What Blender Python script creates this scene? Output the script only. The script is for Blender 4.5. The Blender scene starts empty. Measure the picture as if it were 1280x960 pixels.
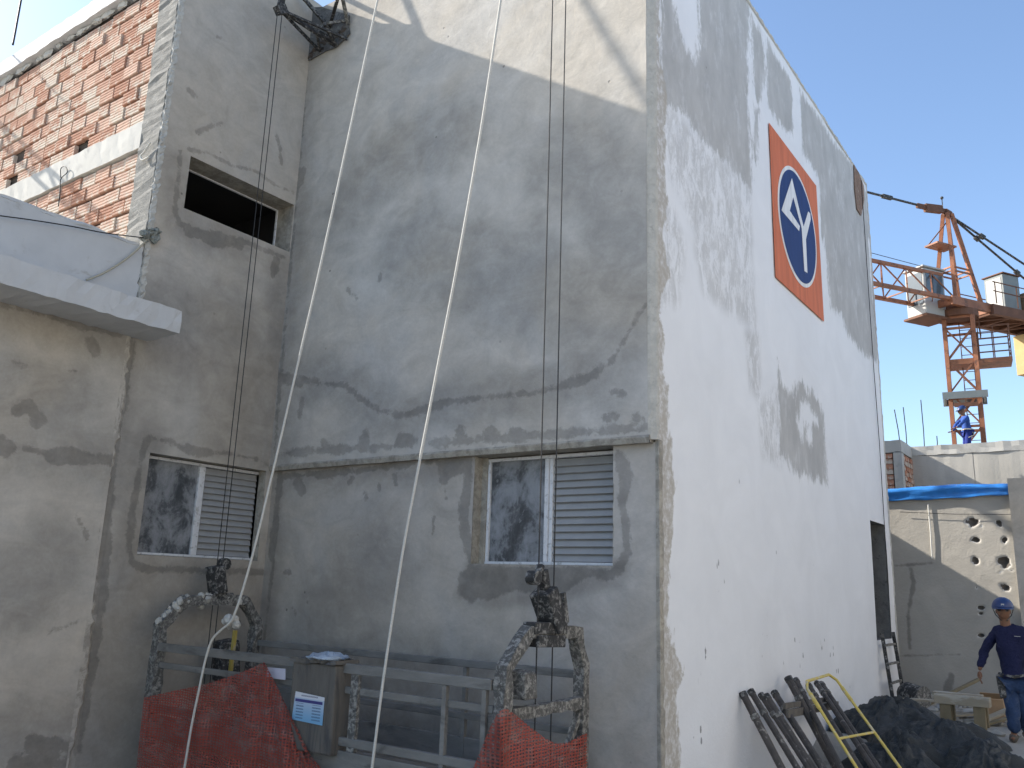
import bpy, bmesh, math, random
import numpy as np
from mathutils import Matrix, Vector

# ------------------------------------------------------------------ camera, sky, sun, exposure
S = bpy.context.scene
COL = S.collection
FPX, CAM_H = 1071.335, 1.75
YAW, PITCH, ROLL = -0.622656, 0.232640, 0.0331848


def cam_axes():
    cy, sy, cp, sp = math.cos(YAW), math.sin(YAW), math.cos(PITCH), math.sin(PITCH)
    f = np.array([sy * cp, cy * cp, sp])
    r = np.array([cy, -sy, 0.0])
    u = np.cross(r, f)
    c, s = math.cos(ROLL), math.sin(ROLL)
    return np.stack([c * r + s * u, -s * r + c * u, -f], 1)


RM = cam_axes()
EYE = np.array([0.0, 0.0, CAM_H])
cd = bpy.data.cameras.new('camera')
cd.sensor_width = 36.0
cd.lens = FPX / 1280.0 * 36.0
cd.clip_start, cd.clip_end = 0.05, 4000.0
camera = bpy.data.objects.new('camera', cd)
COL.objects.link(camera)
m = Matrix.Identity(4)
for i in range(3):
    for j in range(3):
        m[i][j] = RM[i, j]
m[2][3] = CAM_H
camera.matrix_world = m
S.camera = camera

SUN = np.array([1.0, 0.28, -0.66])          # the way the sunlight travels
SUN = SUN / np.linalg.norm(SUN)
SUN_EL = math.asin(-SUN[2])
SUN_AZ = math.atan2(-SUN[0], -SUN[1])
world = bpy.data.worlds.new('World')
S.world = world
world.use_nodes = True
wn = world.node_tree
bg = wn.nodes['Background']
sky = wn.nodes.new('ShaderNodeTexSky')
sky.sky_type = 'NISHITA'
sky.sun_disc = False
sky.sun_elevation = SUN_EL
sky.sun_rotation = SUN_AZ
sky.altitude = 100
sky.air_density = 1.0
sky.dust_density = 1.1
sky.ozone_density = 2.4
wn.links.new(sky.outputs[0], bg.inputs[0])
bg.inputs[1].default_value = 0.15
ld = bpy.data.lights.new('sun', 'SUN')
ld.energy = 4.6
ld.angle = math.radians(0.55)
ld.color = (1.0, 0.94, 0.85)
sun = bpy.data.objects.new('sun', ld)
COL.objects.link(sun)
sun.rotation_euler = Vector(SUN).to_track_quat('-Z', 'Y').to_euler()
sun.location = (-20, -6, 25)
vs = S.view_settings
vs.view_transform = 'Standard'
vs.look = 'None'
vs.exposure = 0.95
vs.gamma = 1.0
vs.use_curve_mapping = False
S.render.engine = 'CYCLES'
S.cycles.use_denoising = True
S.cycles.max_bounces = 6
S.cycles.diffuse_bounces = 4
S.cycles.use_adaptive_sampling = True
S.cycles.adaptive_threshold = .02
S.cycles.transparent_max_bounces = 12

random.seed(4)
rng = np.random.default_rng(7)


# ------------------------------------------------------------------ measuring: a photo pixel met with a real plane
def ray(x, y):
    return RM @ np.array([(x - 640) / FPX, -(y - 480) / FPX, -1.0])


def at(x, y, ax, val):
    """the point of the plane (axis ax = val) that shows at photo pixel x, y"""
    d = ray(x, y)
    return EYE + d * ((val - EYE[ax]) / d[ax])


def atf(x, y, p):
    """the same for an upright plane through p that faces the eye"""
    n = np.array([p[0], p[1], 0.0])
    n /= np.linalg.norm(n)
    d = ray(x, y)
    return EYE + d * ((np.dot(n, np.array(p) - EYE)) / np.dot(n, d))


# ------------------------------------------------------------------ materials
class Mat:
    def __init__(self, name):
        self.m = bpy.data.materials.new(name)
        self.m.use_nodes = True
        self.t = self.m.node_tree
        self.b = self.t.nodes['Principled BSDF']
        self._c = None

    def n(self, k, **kw):
        o = self.t.nodes.new(k)
        for a, v in kw.items():
            setattr(o, a, v)
        return o

    def set(self, sock, v):
        if hasattr(v, 'is_output') or isinstance(v, bpy.types.NodeSocket):
            self.t.links.new(v, sock)
        elif isinstance(v, (tuple, list)) and len(v) == 3 and len(sock.default_value) == 4:
            sock.default_value = (*v, 1)
        else:
            sock.default_value = v

    def co(self, s=(1, 1, 1), gen=False):
        if self._c is None:
            self._c = self.n('ShaderNodeTexCoord')
        o = self._c.outputs['Generated' if gen else 'Object']
        if s == (1, 1, 1):
            return o
        q = self.n('ShaderNodeMapping')
        q.inputs['Scale'].default_value = s
        self.t.links.new(o, q.inputs[0])
        return q.outputs[0]

    def noise(self, scale, detail=4, rough=.55, s=(1, 1, 1), dist=0, vec=None):
        q = self.n('ShaderNodeTexNoise')
        self.set(q.inputs['Vector'], vec or self.co(s))
        q.inputs['Scale'].default_value = scale
        q.inputs['Detail'].default_value = detail
        q.inputs['Roughness'].default_value = rough
        q.inputs['Distortion'].default_value = dist
        return q.outputs[0]

    def voro(self, scale, s=(1, 1, 1), feat='F1', rnd=1):
        q = self.n('ShaderNodeTexVoronoi', feature=feat)
        self.set(q.inputs['Vector'], self.co(s))
        q.inputs['Scale'].default_value = scale
        q.inputs['Randomness'].default_value = rnd
        return q.outputs[0]

    def math(self, op, a, b=0.0, c=0.0, clamp=False):
        q = self.n('ShaderNodeMath', operation=op, use_clamp=clamp)
        for i, v in enumerate((a, b, c)):
            self.set(q.inputs[i], v)
        return q.outputs[0]

    def rng(self, v, a, b, c=0.0, d=1.0, smooth=True):
        q = self.n('ShaderNodeMapRange', interpolation_type='SMOOTHSTEP' if smooth else 'LINEAR')
        for i, x in enumerate((v, a, b, c, d)):
            self.set(q.inputs[i], x)
        return q.outputs[0]

    def mix(self, f, a, b, mode='MIX'):
        q = self.n('ShaderNodeMix', data_type='RGBA', blend_type=mode)
        self.set(q.inputs[0], f)
        self.set(q.inputs[6], a)
        self.set(q.inputs[7], b)
        return q.outputs[2]

    def attr(self, name):
        return self.n('ShaderNodeAttribute', attribute_name=name).outputs['Fac']

    def rnd(self):
        return self.n('ShaderNodeObjectInfo').outputs['Random']

    def val(self, col, v):
        """colour times value"""
        return self.mix(1.0, col, self.comb(v), 'MULTIPLY')

    def comb(self, v):
        q = self.n('ShaderNodeCombineColor')
        for i in range(3):
            self.set(q.inputs[i], v)
        return q.outputs[0]

    def bump(self, h, strength=.4, dist=.01, nrm=None):
        q = self.n('ShaderNodeBump')
        self.set(q.inputs['Height'], h)
        q.inputs['Strength'].default_value = strength
        q.inputs['Distance'].default_value = dist
        if nrm is not None:
            self.t.links.new(nrm, q.inputs['Normal'])
        return q.outputs[0]

    def out(self, col, rough=.9, nrm=None, metal=0.0, spec=.3, alpha=None, **kw):
        self.set(self.b.inputs['Base Color'], col)
        self.set(self.b.inputs['Roughness'], rough)
        self.set(self.b.inputs['Metallic'], metal)
        self.set(self.b.inputs['Specular IOR Level'], spec)
        if nrm is not None:
            self.t.links.new(nrm, self.b.inputs['Normal'])
        if alpha is not None:
            self.set(self.b.inputs['Alpha'], alpha)
        for k, v in kw.items():
            self.set(self.b.inputs[k.replace('_', ' ')], v)
        return self.m


def simple(name, col, rough=.8, var=.2, scale=8, bump=.2, dist=.004, metal=0, spec=.3, dirt=None, dirt_at=(.55, .7), dscale=14, s=(1, 1, 1)):
    k = Mat(name)
    n1 = k.noise(scale, 6, .6, s)
    c = k.val(col, k.rng(n1, .25, .75, 1 - var, 1 + var, False))
    if dirt is not None:
        n2 = k.noise(dscale, 7, .65, s, .6)
        c = k.mix(k.rng(n2, dirt_at[0], dirt_at[1]), c, dirt)
    return k.out(c, rough, k.bump(k.noise(scale * 5, 5, .6, s), bump, dist), metal, spec)


def plaster(name, base, wetk=.66, crisp=.05, nsize=9, patch=None, warm=(1.05, 1.0, .93)):
    k = Mat(name)
    big = k.noise(.55, 4, .6, dist=.8)
    mid = k.noise(2.2, 5, .6, dist=1.2)
    fine = k.noise(28, 6, .65)
    trowel = k.noise(1.3, 6, .62, (1, 1, 1.7), 1.6)
    c = k.mix(k.rng(big, .3, .7), base, tuple(b * w for b, w in zip(base, warm)))
    c = k.val(c, k.rng(mid, .25, .75, .9, 1.1, False))
    c = k.val(c, k.rng(trowel, .3, .72, .88, 1.1, False))
    c = k.val(c, k.rng(fine, .3, .7, .95, 1.05, False))
    # thin wandering hairlines and pits
    pit = k.voro(3.2)
    pm = k.math('MULTIPLY', k.rng(pit, .035, .07, 1, 0), k.rng(k.noise(1.1, 2, .5), .5, .6))
    c = k.val(c, k.math('SUBTRACT', 1, k.math('MULTIPLY', pm, .45)))
    # damp repairs: signed distance in metres, broken up by noise
    edge = k.math('SUBTRACT', k.noise(nsize, 7, .7, dist=.5), .5)
    sd = k.math('ADD', k.attr('wet'), k.math('MULTIPLY', edge, crisp * 4))
    wm = k.rng(sd, -crisp * .35, crisp * .45)
    wm = k.math('MULTIPLY', wm, k.rng(k.noise(5, 5, .7), .25, .6, .62, 1.0))
    c = k.val(c, k.math('SUBTRACT', 1, k.math('MULTIPLY', wm, 1 - wetk)))
    soft = k.math('MULTIPLY', k.attr('soft'), k.rng(k.noise(3.5, 6, .65, dist=.8), .25, .7, .5, 1.1, False))
    c = k.val(c, k.math('SUBTRACT', 1, k.math('MULTIPLY', soft, .3)))
    h = k.math('ADD', k.math('MULTIPLY', fine, .35), k.math('MULTIPLY', k.noise(7, 5, .6, dist=.7), 1.0))
    h = k.math('SUBTRACT', h, k.math('MULTIPLY', pm, .8))
    rough = k.math('SUBTRACT', .93, k.math('MULTIPLY', wm, .12))
    return k.out(c, rough, k.bump(h, .45, .012), spec=.2)


def painted(name):
    """white paint over grey render: 'bare' is the signed distance into the unpainted patches"""
    k = Mat(name)
    streak = k.noise(7, 8, .72, (1, 1, .3), .4)
    flake = k.noise(19, 8, .75, (1, 1, .55), .3)
    sd = k.math('ADD', k.attr('bare'), k.math('MULTIPLY', k.math('SUBTRACT', streak, .5), .62))
    sd = k.math('ADD', sd, k.math('MULTIPLY', k.math('SUBTRACT', flake, .5), .34))
    hard = k.rng(sd, -.05, .09)
    wash = k.math('MULTIPLY', k.attr('soft'), k.rng(k.math('ADD', k.noise(6, 8, .75, (1, 1, .45), .5), k.math('MULTIPLY', k.noise(30, 6, .7), .25)), .52, .72))
    mk = k.math('MAXIMUM', k.math('MULTIPLY', hard, k.rng(k.noise(4, 6, .7, (1, 1, .5)), .28, .5, .62, 1)), k.math('MULTIPLY', wash, .6))
    white = k.val((.80, .80, .80), k.rng(k.noise(1.1, 5, .6, dist=.7), .25, .75, .94, 1.05, False))
    grey = k.val((.46, .455, .44), k.rng(k.noise(2.5, 6, .65, (1, 1, .6)), .25, .75, .84, 1.16, False))
    c = k.mix(mk, white, grey)
    # crust along the near corner
    cr = k.math('ADD', k.attr('crust'), k.math('MULTIPLY', k.math('SUBTRACT', k.noise(5, 8, .75, (1, 1, .6), .6), .5), .42))
    c = k.mix(k.math('MULTIPLY', k.rng(cr, 0, .05), k.rng(k.noise(13, 6, .7), .3, .6, .35, 1)), c, (.44, .40, .34))
    # splashes of dark mortar
    v = k.math('ADD', k.voro(8, (1, 1, .55)), k.math('MULTIPLY', k.noise(34, 5, .7), .30))
    sp = k.math('MULTIPLY', k.rng(v, .27, .33, 1, 0), k.rng(k.math('ADD', k.noise(1.4, 3, .6), k.math('MULTIPLY', k.attr('splash'), .14)), .69, .75))
    c = k.mix(k.math('MULTIPLY', sp, .75), c, (.13, .125, .12))
    h = k.math('ADD', k.noise(30, 5, .6), k.math('MULTIPLY', k.noise(5, 5, .6), 1.2))
    h = k.math('SUBTRACT', h, k.math('MULTIPLY', mk, .5))
    return k.out(c, k.math('ADD', .62, k.math('MULTIPLY', mk, .3)), k.bump(h, .35, .010), spec=.25)


# ------------------------------------------------------------------ mesh helpers
class MB:
    def __init__(self):
        self.v, self.f, self.mi = [], [], []

    def add(self, vs, fs, mi=0):
        o = len(self.v)
        self.v += [tuple(map(float, p)) for p in vs]
        self.f += [tuple(i + o for i in f) for f in fs]
        self.mi += [mi] * len(fs)
        return self

    def box(self, lo, hi, mi=0):
        (a, b, c), (d, e, f) = lo, hi
        return self.add([(a, b, c), (d, b, c), (d, e, c), (a, e, c), (a, b, f), (d, b, f), (d, e, f), (a, e, f)],
                        [(0, 3, 2, 1), (4, 5, 6, 7), (0, 1, 5, 4), (1, 2, 6, 5), (2, 3, 7, 6), (3, 0, 4, 7)], mi)

    def bar(self, p, q, w, h=None, up=(0, 0, 1), mi=0):
        h = h or w
        p, q = np.array(p, float), np.array(q, float)
        d = q - p
        d /= np.linalg.norm(d)
        up = np.array(up, float)
        if abs(np.dot(d, up)) > .98:
            up = np.array([0, 1.0, 0])
        a = np.cross(d, up)
        a /= np.linalg.norm(a)
        b = np.cross(a, d)
        vs = []
        for c in (p, q):
            for s, t in ((-1, -1), (1, -1), (1, 1), (-1, 1)):
                vs.append(c + a * s * w / 2 + b * t * h / 2)
        return self.add(vs, [(0, 1, 2, 3), (7, 6, 5, 4), (0, 4, 5, 1), (1, 5, 6, 2), (2, 6, 7, 3), (3, 7, 4, 0)], mi)

    def tube(self, pts, r, n=8, mi=0, caps=True, rot=0.0):
        pts = [np.array(p, float) for p in pts]
        rs = r if isinstance(r, (list, tuple)) else [r] * len(pts)
        o = len(self.v)
        prev = None
        for i, p in enumerate(pts):
            d = pts[min(i + 1, len(pts) - 1)] - pts[max(i - 1, 0)]
            d /= np.linalg.norm(d)
            if prev is None:
                u = np.array([0, 0, 1.0]) if abs(d[2]) < .9 else np.array([1.0, 0, 0])
            else:
                u = prev
            a = u - d * np.dot(u, d)
            a /= np.linalg.norm(a)
            prev = a
            b = np.cross(d, a)
            for k in range(n):
                t = 2 * math.pi * k / n + rot
                self.v.append(tuple(p + (a * math.cos(t) + b * math.sin(t)) * rs[i]))
        for i in range(len(pts) - 1):
            for k in range(n):
                self.f.append((o + i * n + k, o + i * n + (k + 1) % n, o + (i + 1) * n + (k + 1) % n, o + (i + 1) * n + k))
                self.mi.append(mi)
        if caps:
            self.f.append(tuple(o + k for k in range(n))[::-1])
            self.f.append(tuple(o + (len(pts) - 1) * n + k for k in range(n)))
            self.mi += [mi, mi]
        return self

    def ball(self, c, r, n=10, mi=0, fn=None):
        r = np.array(r if hasattr(r, '__len__') else (r, r, r), float)
        o = len(self.v)
        rows = n // 2 + 1
        for i in range(rows + 1):
            th = math.pi * i / rows
            for k in range(n):
                ph = 2 * math.pi * k / n
                d = np.array([math.sin(th) * math.cos(ph), math.sin(th) * math.sin(ph), math.cos(th)])
                p = d * r
                if fn is not None:
                    p = fn(p, d)
                self.v.append(tuple(np.array(c) + p))
        for i in range(rows):
            for k in range(n):
                self.f.append((o + i * n + k, o + i * n + (k + 1) % n, o + (i + 1) * n + (k + 1) % n, o + (i + 1) * n + k))
                self.mi.append(mi)
        return self

    def prism(self, poly, off):
        """a flat polygon (3D points) thickened by the vector off"""
        n = len(poly)
        off = np.array(off, float)
        vs = [np.array(p, float) for p in poly]
        vs += [p + off for p in vs]
        return self.add(vs, [tuple(range(n))[::-1], tuple(range(n, 2 * n))] + [(i, (i + 1) % n, n + (i + 1) % n, n + i) for i in range(n)])

    def build(self, name, mats, parent=None, smooth=False, bevel=0.0, jitter=0.0):
        me = bpy.data.meshes.new(name)
        v = self.v
        if jitter:
            v = [tuple(np.array(p) + rng.normal(0, jitter, 3)) for p in v]
        me.from_pydata(v, [], self.f)
        mats = mats if isinstance(mats, (list, tuple)) else [mats]
        for q in mats:
            me.materials.append(q)
        if len(mats) > 1:
            me.polygons.foreach_set('material_index', self.mi)
        if smooth:
            me.polygons.foreach_set('use_smooth', [True] * len(me.polygons))
        bm = bmesh.new()
        bm.from_mesh(me)
        bmesh.ops.remove_doubles(bm, verts=bm.verts, dist=1e-6)
        bmesh.ops.recalc_face_normals(bm, faces=bm.faces)
        bm.to_mesh(me)
        bm.free()
        o = link(name, me, parent)
        if bevel:
            b = o.modifiers.new('bevel', 'BEVEL')
            b.width = bevel
            b.segments = 2
            b.limit_method = 'ANGLE'
        return o


def link(name, me, parent=None):
    o = bpy.data.objects.new(name, me)
    COL.objects.link(o)
    if parent is not None:
        o.parent = parent
        if parent.parent is None and parent.type == 'EMPTY':
            o.matrix_parent_inverse = Matrix.Translation(-Vector(parent.location))
    return o


def tag(o, label, cat, group=None, kind=None):
    o['label'] = label
    o['category'] = cat
    if group:
        o['group'] = group
    if kind:
        o['kind'] = kind
    return o


def thing(name, label, cat, loc=(0, 0, 0), group=None):
    o = bpy.data.objects.new(name, None)
    o.empty_display_size = .2
    COL.objects.link(o)
    o.location = loc
    return tag(o, label, cat, group)


def struct(o):
    o['kind'] = 'structure'
    return o


# ------------------------------------------------------------------ 2D fields for stains and relief
def vnoise(u, v, seed):
    iu, iv = np.floor(u).astype(np.int64), np.floor(v).astype(np.int64)
    fu, fv = u - iu, v - iv
    fu, fv = fu * fu * (3 - 2 * fu), fv * fv * (3 - 2 * fv)

    def h(a, b):
        x = (a * 374761393 + b * 668265263 + seed * 144665) & 0x7fffffff
        x = ((x ^ (x >> 13)) * 1274126177) & 0x7fffffff
        return ((x ^ (x >> 16)) & 0xffff) / 65535.0
    a, b, c, d = h(iu, iv), h(iu + 1, iv), h(iu, iv + 1), h(iu + 1, iv + 1)
    return (a * (1 - fu) + b * fu) * (1 - fv) + (c * (1 - fu) + d * fu) * fv


def fbm(u, v, freq, oct=4, seed=1):
    s = np.zeros_like(u)
    a, t = 1.0, 0.0
    for i in range(oct):
        s += a * vnoise(u * freq + 17.3 * i + 1000, v * freq + 9.1 * i + 1000, seed + i)
        t += a
        a *= .5
        freq *= 2
    return s / t - .5


def d_line(u, v, pts):
    best = np.full(u.shape, 9.0)
    for (a, b), (c, d) in zip(pts[:-1], pts[1:]):
        L = (c - a) ** 2 + (d - b) ** 2 + 1e-12
        t = np.clip(((u - a) * (c - a) + (v - b) * (d - b)) / L, 0, 1)
        best = np.minimum(best, np.hypot(u - a - t * (c - a), v - b - t * (d - b)))
    return best


def sd_poly(u, v, pts):
    inside = np.zeros(u.shape, bool)
    n = len(pts)
    for i in range(n):
        a, b = pts[i]
        c, d = pts[(i + 1) % n]
        cond = ((b > v) != (d > v))
        with np.errstate(divide='ignore', invalid='ignore'):
            x = (c - a) * (v - b) / (d - b + 1e-12) + a
        inside ^= cond & (u < x)
    dist = d_line(u, v, list(pts) + [pts[0]])
    return np.where(inside, dist, -dist)


def wall(name, ax, const, ur, vr, step, mat, parent, holes=(), attrs=None, relief=None, out=1):
    """a plastered wall face on the plane axis ax = const, u along the wall, v up; real unevenness, openings cut out"""
    us = np.linspace(ur[0], ur[1], max(2, int(round((ur[1] - ur[0]) / step)) + 1))
    vs_ = np.linspace(vr[0], vr[1], max(2, int(round((vr[1] - vr[0]) / step)) + 1))

    def snap(g, edges):
        g = g.copy()
        for e in edges:
            if g[0] < e < g[-1]:
                i = np.argmin(abs(g - e))
                if i in (0, len(g) - 1):
                    g = np.sort(np.append(g, e))
                else:
                    g[i] = e
        return np.unique(g)
    us = snap(us, [h[0] for h in holes] + [h[1] for h in holes])
    vs_ = snap(vs_, [h[2] for h in holes] + [h[3] for h in holes])
    U, V = np.meshgrid(us, vs_)
    dep = np.zeros_like(U)
    if relief is not None:
        dep = relief(U, V)
    P = np.zeros(U.shape + (3,))
    o = 1 if ax == 0 else 0
    P[..., o] = U
    P[..., 2] = V
    P[..., ax] = const + dep * out
    nu, nv = len(us), len(vs_)
    uc, vc = (us[1:] + us[:-1]) / 2, (vs_[1:] + vs_[:-1]) / 2
    UC, VC = np.meshgrid(uc, vc)
    keep = np.ones(UC.shape, bool)
    for h in holes:
        keep &= ~((UC > h[0]) & (UC < h[1]) & (VC > h[2]) & (VC < h[3]))
    j, i = np.nonzero(keep)
    a = j * nu + i
    F = np.stack([a, a + 1, a + nu + 1, a + nu], 1)
    used = np.zeros(nu * nv, bool)
    used[F.ravel()] = True
    idx = np.cumsum(used) - 1
    F = idx[F]
    if (ax == 1) == (out > 0):
        F = F[:, ::-1]
    pts = P.reshape(-1, 3)[used]
    me = bpy.data.meshes.new(name)
    me.vertices.add(len(pts))
    me.vertices.foreach_set('co', pts.ravel())
    me.loops.add(F.size)
    me.loops.foreach_set('vertex_index', F.ravel().astype(np.int32))
    me.polygons.add(len(F))
    me.polygons.foreach_set('loop_start', np.arange(0, F.size, 4, dtype=np.int32))
    me.polygons.foreach_set('use_smooth', np.ones(len(F), bool))
    me.update(calc_edges=True)
    me.materials.append(mat)
    u, v = U.ravel()[used], V.ravel()[used]
    for k, fn in (attrs or {}).items():
        q = me.attributes.new(k, 'FLOAT', 'POINT')
        q.data.foreach_set('value', np.clip(fn(u, v), -2, 2).astype(np.float32))
    return link(name, me, parent)


def px_on(ax, val, pts):
    o = 1 if ax == 0 else 0
    r = [at(x, y, ax, val) for x, y in pts]
    return [(p[o], p[2]) for p in r]


def bands(ax, val, lst):
    """lst: (pixel polyline, half width in m, raggedness) -> signed distance field"""
    L = [(px_on(ax, val, p), w, g) for p, w, g in lst]

    def f(u, v):
        s = np.full(u.shape, -2.0)
        for i, (p, w, g) in enumerate(L):
            s = np.maximum(s, w * 1.3 * (1 + g * 2 * fbm(u, v, 3.0, 3, 40 + i)) - d_line(u, v, p) + .02 * 0)
        return s
    return f


def polys(ax, val, lst):
    L = [px_on(ax, val, p) for p in lst]

    def f(u, v):
        s = np.full(u.shape, -2.0)
        for p in L:
            s = np.maximum(s, sd_poly(u, v, p))
        return s
    return f


def union(*fs):
    return lambda u, v: np.maximum.reduce([f(u, v) for f in fs])


def softof(f, w):
    return lambda u, v: np.clip(1 + f(u, v) / w, 0, 1)

# ------------------------------------------------------------------ palette
M_B = plaster('grey_render', (.495, .470, .428))
M_BL = plaster('grey_render_low', (.455, .425, .383), crisp=.04)
M_A = plaster('damp_render', (.445, .415, .37), crisp=.04)
M_AN = plaster('old_render', (.52, .482, .425), crisp=.04)
M_E = plaster('yard_render', (.50, .475, .43), crisp=.03)
M_C = painted('white_paint')
M_CONC = simple('concrete', (.40, .385, .35), .9, .16, 3, .35, .01, dirt=(.24, .23, .21), dirt_at=(.56, .78), dscale=5)
M_CONCF = simple('cast_concrete', (.50, .485, .44), .9, .12, 1.6, .35, .012, dirt=(.31, .30, .28), dirt_at=(.55, .8), dscale=3)
M_WHITE = simple('worn_white_paint', (.54, .54, .53), .75, .07, 3, .25, .008, dirt=(.40, .385, .35), dirt_at=(.58, .78), dscale=4)
M_ROUGH = simple('rough_mortar', (.50, .48, .43), .95, .16, 9, .7, .012, dirt=(.38, .36, .32), dirt_at=(.5, .75), dscale=16)
M_MORTAR = simple('joint_mortar', (.10, .082, .068), .95, .3, 12, .8, .02)
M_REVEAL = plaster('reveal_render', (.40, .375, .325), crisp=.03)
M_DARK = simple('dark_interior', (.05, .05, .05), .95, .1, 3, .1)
M_ALU = simple('window_aluminium', (.70, .70, .70), .5, .06, 9, .1, .002, 0, .5, dirt=(.40, .39, .37), dirt_at=(.5, .7), dscale=16)
M_SLAT = simple('grey_louvre', (.33, .33, .325), .6, .08, 6, .1, .002, 0, .3, dirt=(.28, .275, .265), dirt_at=(.55, .8), dscale=9)
M_STEEL = simple('mortar_spattered_steel', (.12, .115, .105), .85, .35, 12, .9, .012, 0, .2, dirt=(.34, .325, .29), dirt_at=(.44, .64), dscale=24)
M_GALV = simple('galvanised_rail', (.215, .205, .185), .8, .25, 7, .5, .008, 0, .2, dirt=(.11, .105, .095), dirt_at=(.5, .7), dscale=6, s=(.3, 1, 1))
M_BLACK = simple('black_steel', (.035, .034, .033), .7, .3, 14, .4, .006, 0, .35, dirt=(.26, .25, .23), dirt_at=(.48, .66), dscale=20)
M_CABLE = simple('wire_rope', (.045, .045, .045), .6, .2, 40, .3, .002, .4)
M_ROPE = simple('white_rope', (.60, .575, .51), .85, .12, 60, .6, .004)


def brick_mat(name, a, b):
    k = Mat(name)
    r = k.rnd()
    c = k.mix(k.rng(r, .1, .9), a, b)
    c = k.val(c, k.rng(k.noise(9, 5, .6), .25, .75, .78, 1.2, False))
    c = k.mix(k.rng(k.math('ADD', k.noise(11, 6, .7, dist=.6), k.math('MULTIPLY', k.math('FRACT', k.math('MULTIPLY', r, 7.3)), .22)), .56, .74), c, (.60, .52, .43))
    return k.out(c, .92, k.bump(k.noise(60, 5, .65), .5, .006), spec=.15)


M_BRICK = brick_mat('clay_block', (.44, .235, .16), (.60, .41, .315))
M_BRICKF = brick_mat('clay_brick', (.40, .17, .10), (.50, .25, .16))


def glass_mat():
    k = Mat('dirty_pane')
    n = k.math('ADD', k.noise(3.4, 7, .68, (1, 1, .8), .45), k.math('MULTIPLY', k.noise(24, 6, .7, (1, 1, .35)), .22))
    sm = k.rng(n, .46, .78)
    drip = k.rng(k.noise(30, 5, .6, (1, 1, .08)), .5, .75)
    dab = k.rng(k.noise(7, 4, .6, (1, 1, .6), .9), .64, .70)
    sm = k.math('MAXIMUM', k.math('MULTIPLY', sm, .8), k.math('MULTIPLY', k.math('MAXIMUM', drip, k.math('MULTIPLY', dab, 1.8)), .22))
    c = k.mix(sm, (.055, .06, .065), (.34, .35, .36))
    return k.out(c, k.math('ADD', .08, k.math('MULTIPLY', sm, .6)), spec=.5)


M_PANE = glass_mat()

# ------------------------------------------------------------------ the ground
XA, XC, YB, YBL, YD, ZO = -9.305, -3.622, 7.442, 7.52, 5.305, 3.16
CY1, CZ1, ZA = 17.3, 10.03, 10.38


def ground_mat():
    k = Mat('site_concrete')
    c = k.val((.34, .325, .29), k.rng(k.noise(.7, 6, .6), .25, .75, .75, 1.2, False))
    c = k.mix(k.rng(k.noise(3, 7, .7, dist=.6), .55, .72), c, (.20, .185, .16))
    c = k.mix(k.rng(k.noise(17, 6, .7), .6, .7), c, (.48, .46, .42))
    return k.out(c, .95, k.bump(k.noise(25, 7, .7), .7, .02), spec=.15)


g = MB()
GZ = lambda y: -.75 if y < 10.4 else (-.75 + .75 * (y - 10.4) / 1.9 if y < 12.3 else 0.0)
gx = [-1500, -60, -12, -6, -4, -3, -2, -1, 0, 2, 6, 20, 60, 1500]
gy = [-1500, -40, -6, 4, 8.6, 10.4, 11, 11.6, 12.3, 13, 14, 15, 16, 17, 19.5, 26, 60, 1500]
nb = len(gx)
g.add([(x, y, GZ(y)) for y in gy for x in gx],
      [(j * nb + i, j * nb + i + 1, (j + 1) * nb + i + 1, (j + 1) * nb + i) for j in range(len(gy) - 1) for i in range(nb - 1)])
struct(g.build('ground', ground_mat()))

# ------------------------------------------------------------------ the main building
BLD = thing('main_building', 'tall grey plastered building with a white painted side wall and a tall blank face', 'building', (-6.4, 12, 0))


def undul(amp=.006, f=1.1, seed=3, fine=.0018):
    return lambda u, v: amp * 2 * fbm(u, v, f, 3, seed) + fine * 2 * fbm(u, v, 9.0, 2, seed + 9)


# front face, upper part (set 8 cm proud of the lower part)
b_line = [(345, 470), (385, 476), (432, 482), (448, 496), (470, 512), (500, 520), (530, 512), (565, 502), (610, 496), (660, 492), (700, 484), (735, 472), (762, 455), (780, 428), (795, 400), (808, 381)]
b_wet = union(
    bands(1, YB, [(b_line, .022, 1.4), (b_line[4:8], .034, 1.2), (b_line[10:14], .038, 1.2), ([(345, 470), (375, 478)], .05, .6),
                  ([(352, 568), (420, 562), (470, 559), (560, 553), (640, 546), (720, 541), (806, 535)], .035, 1.6),
                  ([(384, 90), (376, 190), (366, 300), (357, 400), (350, 480), (343, 575)], .020, 1.2),
                  ([(375, 520), (378, 500)], .03, .6), ([(378, 214), (376, 226)], .05, .8), ([(434, 362), (446, 372)], .025, .8),
                  ([(475, 344), (475, 352)], .02, .5), ([(456, 545), (456, 556)], .07, .9), ([(405, 556), (412, 562)], .06, .9),
                  ([(500, 548), (516, 552)], .045, .9), ([(574, 540), (578, 548)], .05, .9), ([(612, 542), (622, 546)], .06, .9),
                  ([(640, 540), (648, 541)], .04, .9), ([(765, 516), (770, 520)], .04, .8), ([(757, 522), (760, 524)], .035, .8),
                  ([(794, 530), (798, 522)], .045, .8), ([(752, 540), (768, 537)], .04, .9), ([(766, 490), (778, 492)], .02, .8)]),
    polys(1, YB, [[(376, 78), (392, 52), (396, 8), (437, 18), (436, 44), (424, 58), (402, 66)]]))
b_soft = union(softof(polys(1, YB, [[(376, 78), (388, 4), (440, 18), (437, 46), (402, 68)]]), .12),
               softof(bands(1, YB, [([(380, 100), (365, 300), (348, 560)], .12, .6)]), .35),
               softof(bands(1, YB, [(b_line, .12, .8)]), .3),
               softof(bands(1, YB, [([(520, 300), (560, 340), (640, 330), (700, 380)], .25, 1.0), ([(430, 260), (470, 200), (560, 170)], .2, 1.0), ([(700, 200), (760, 240), (780, 330)], .2, 1.0)]), .5))
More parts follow.
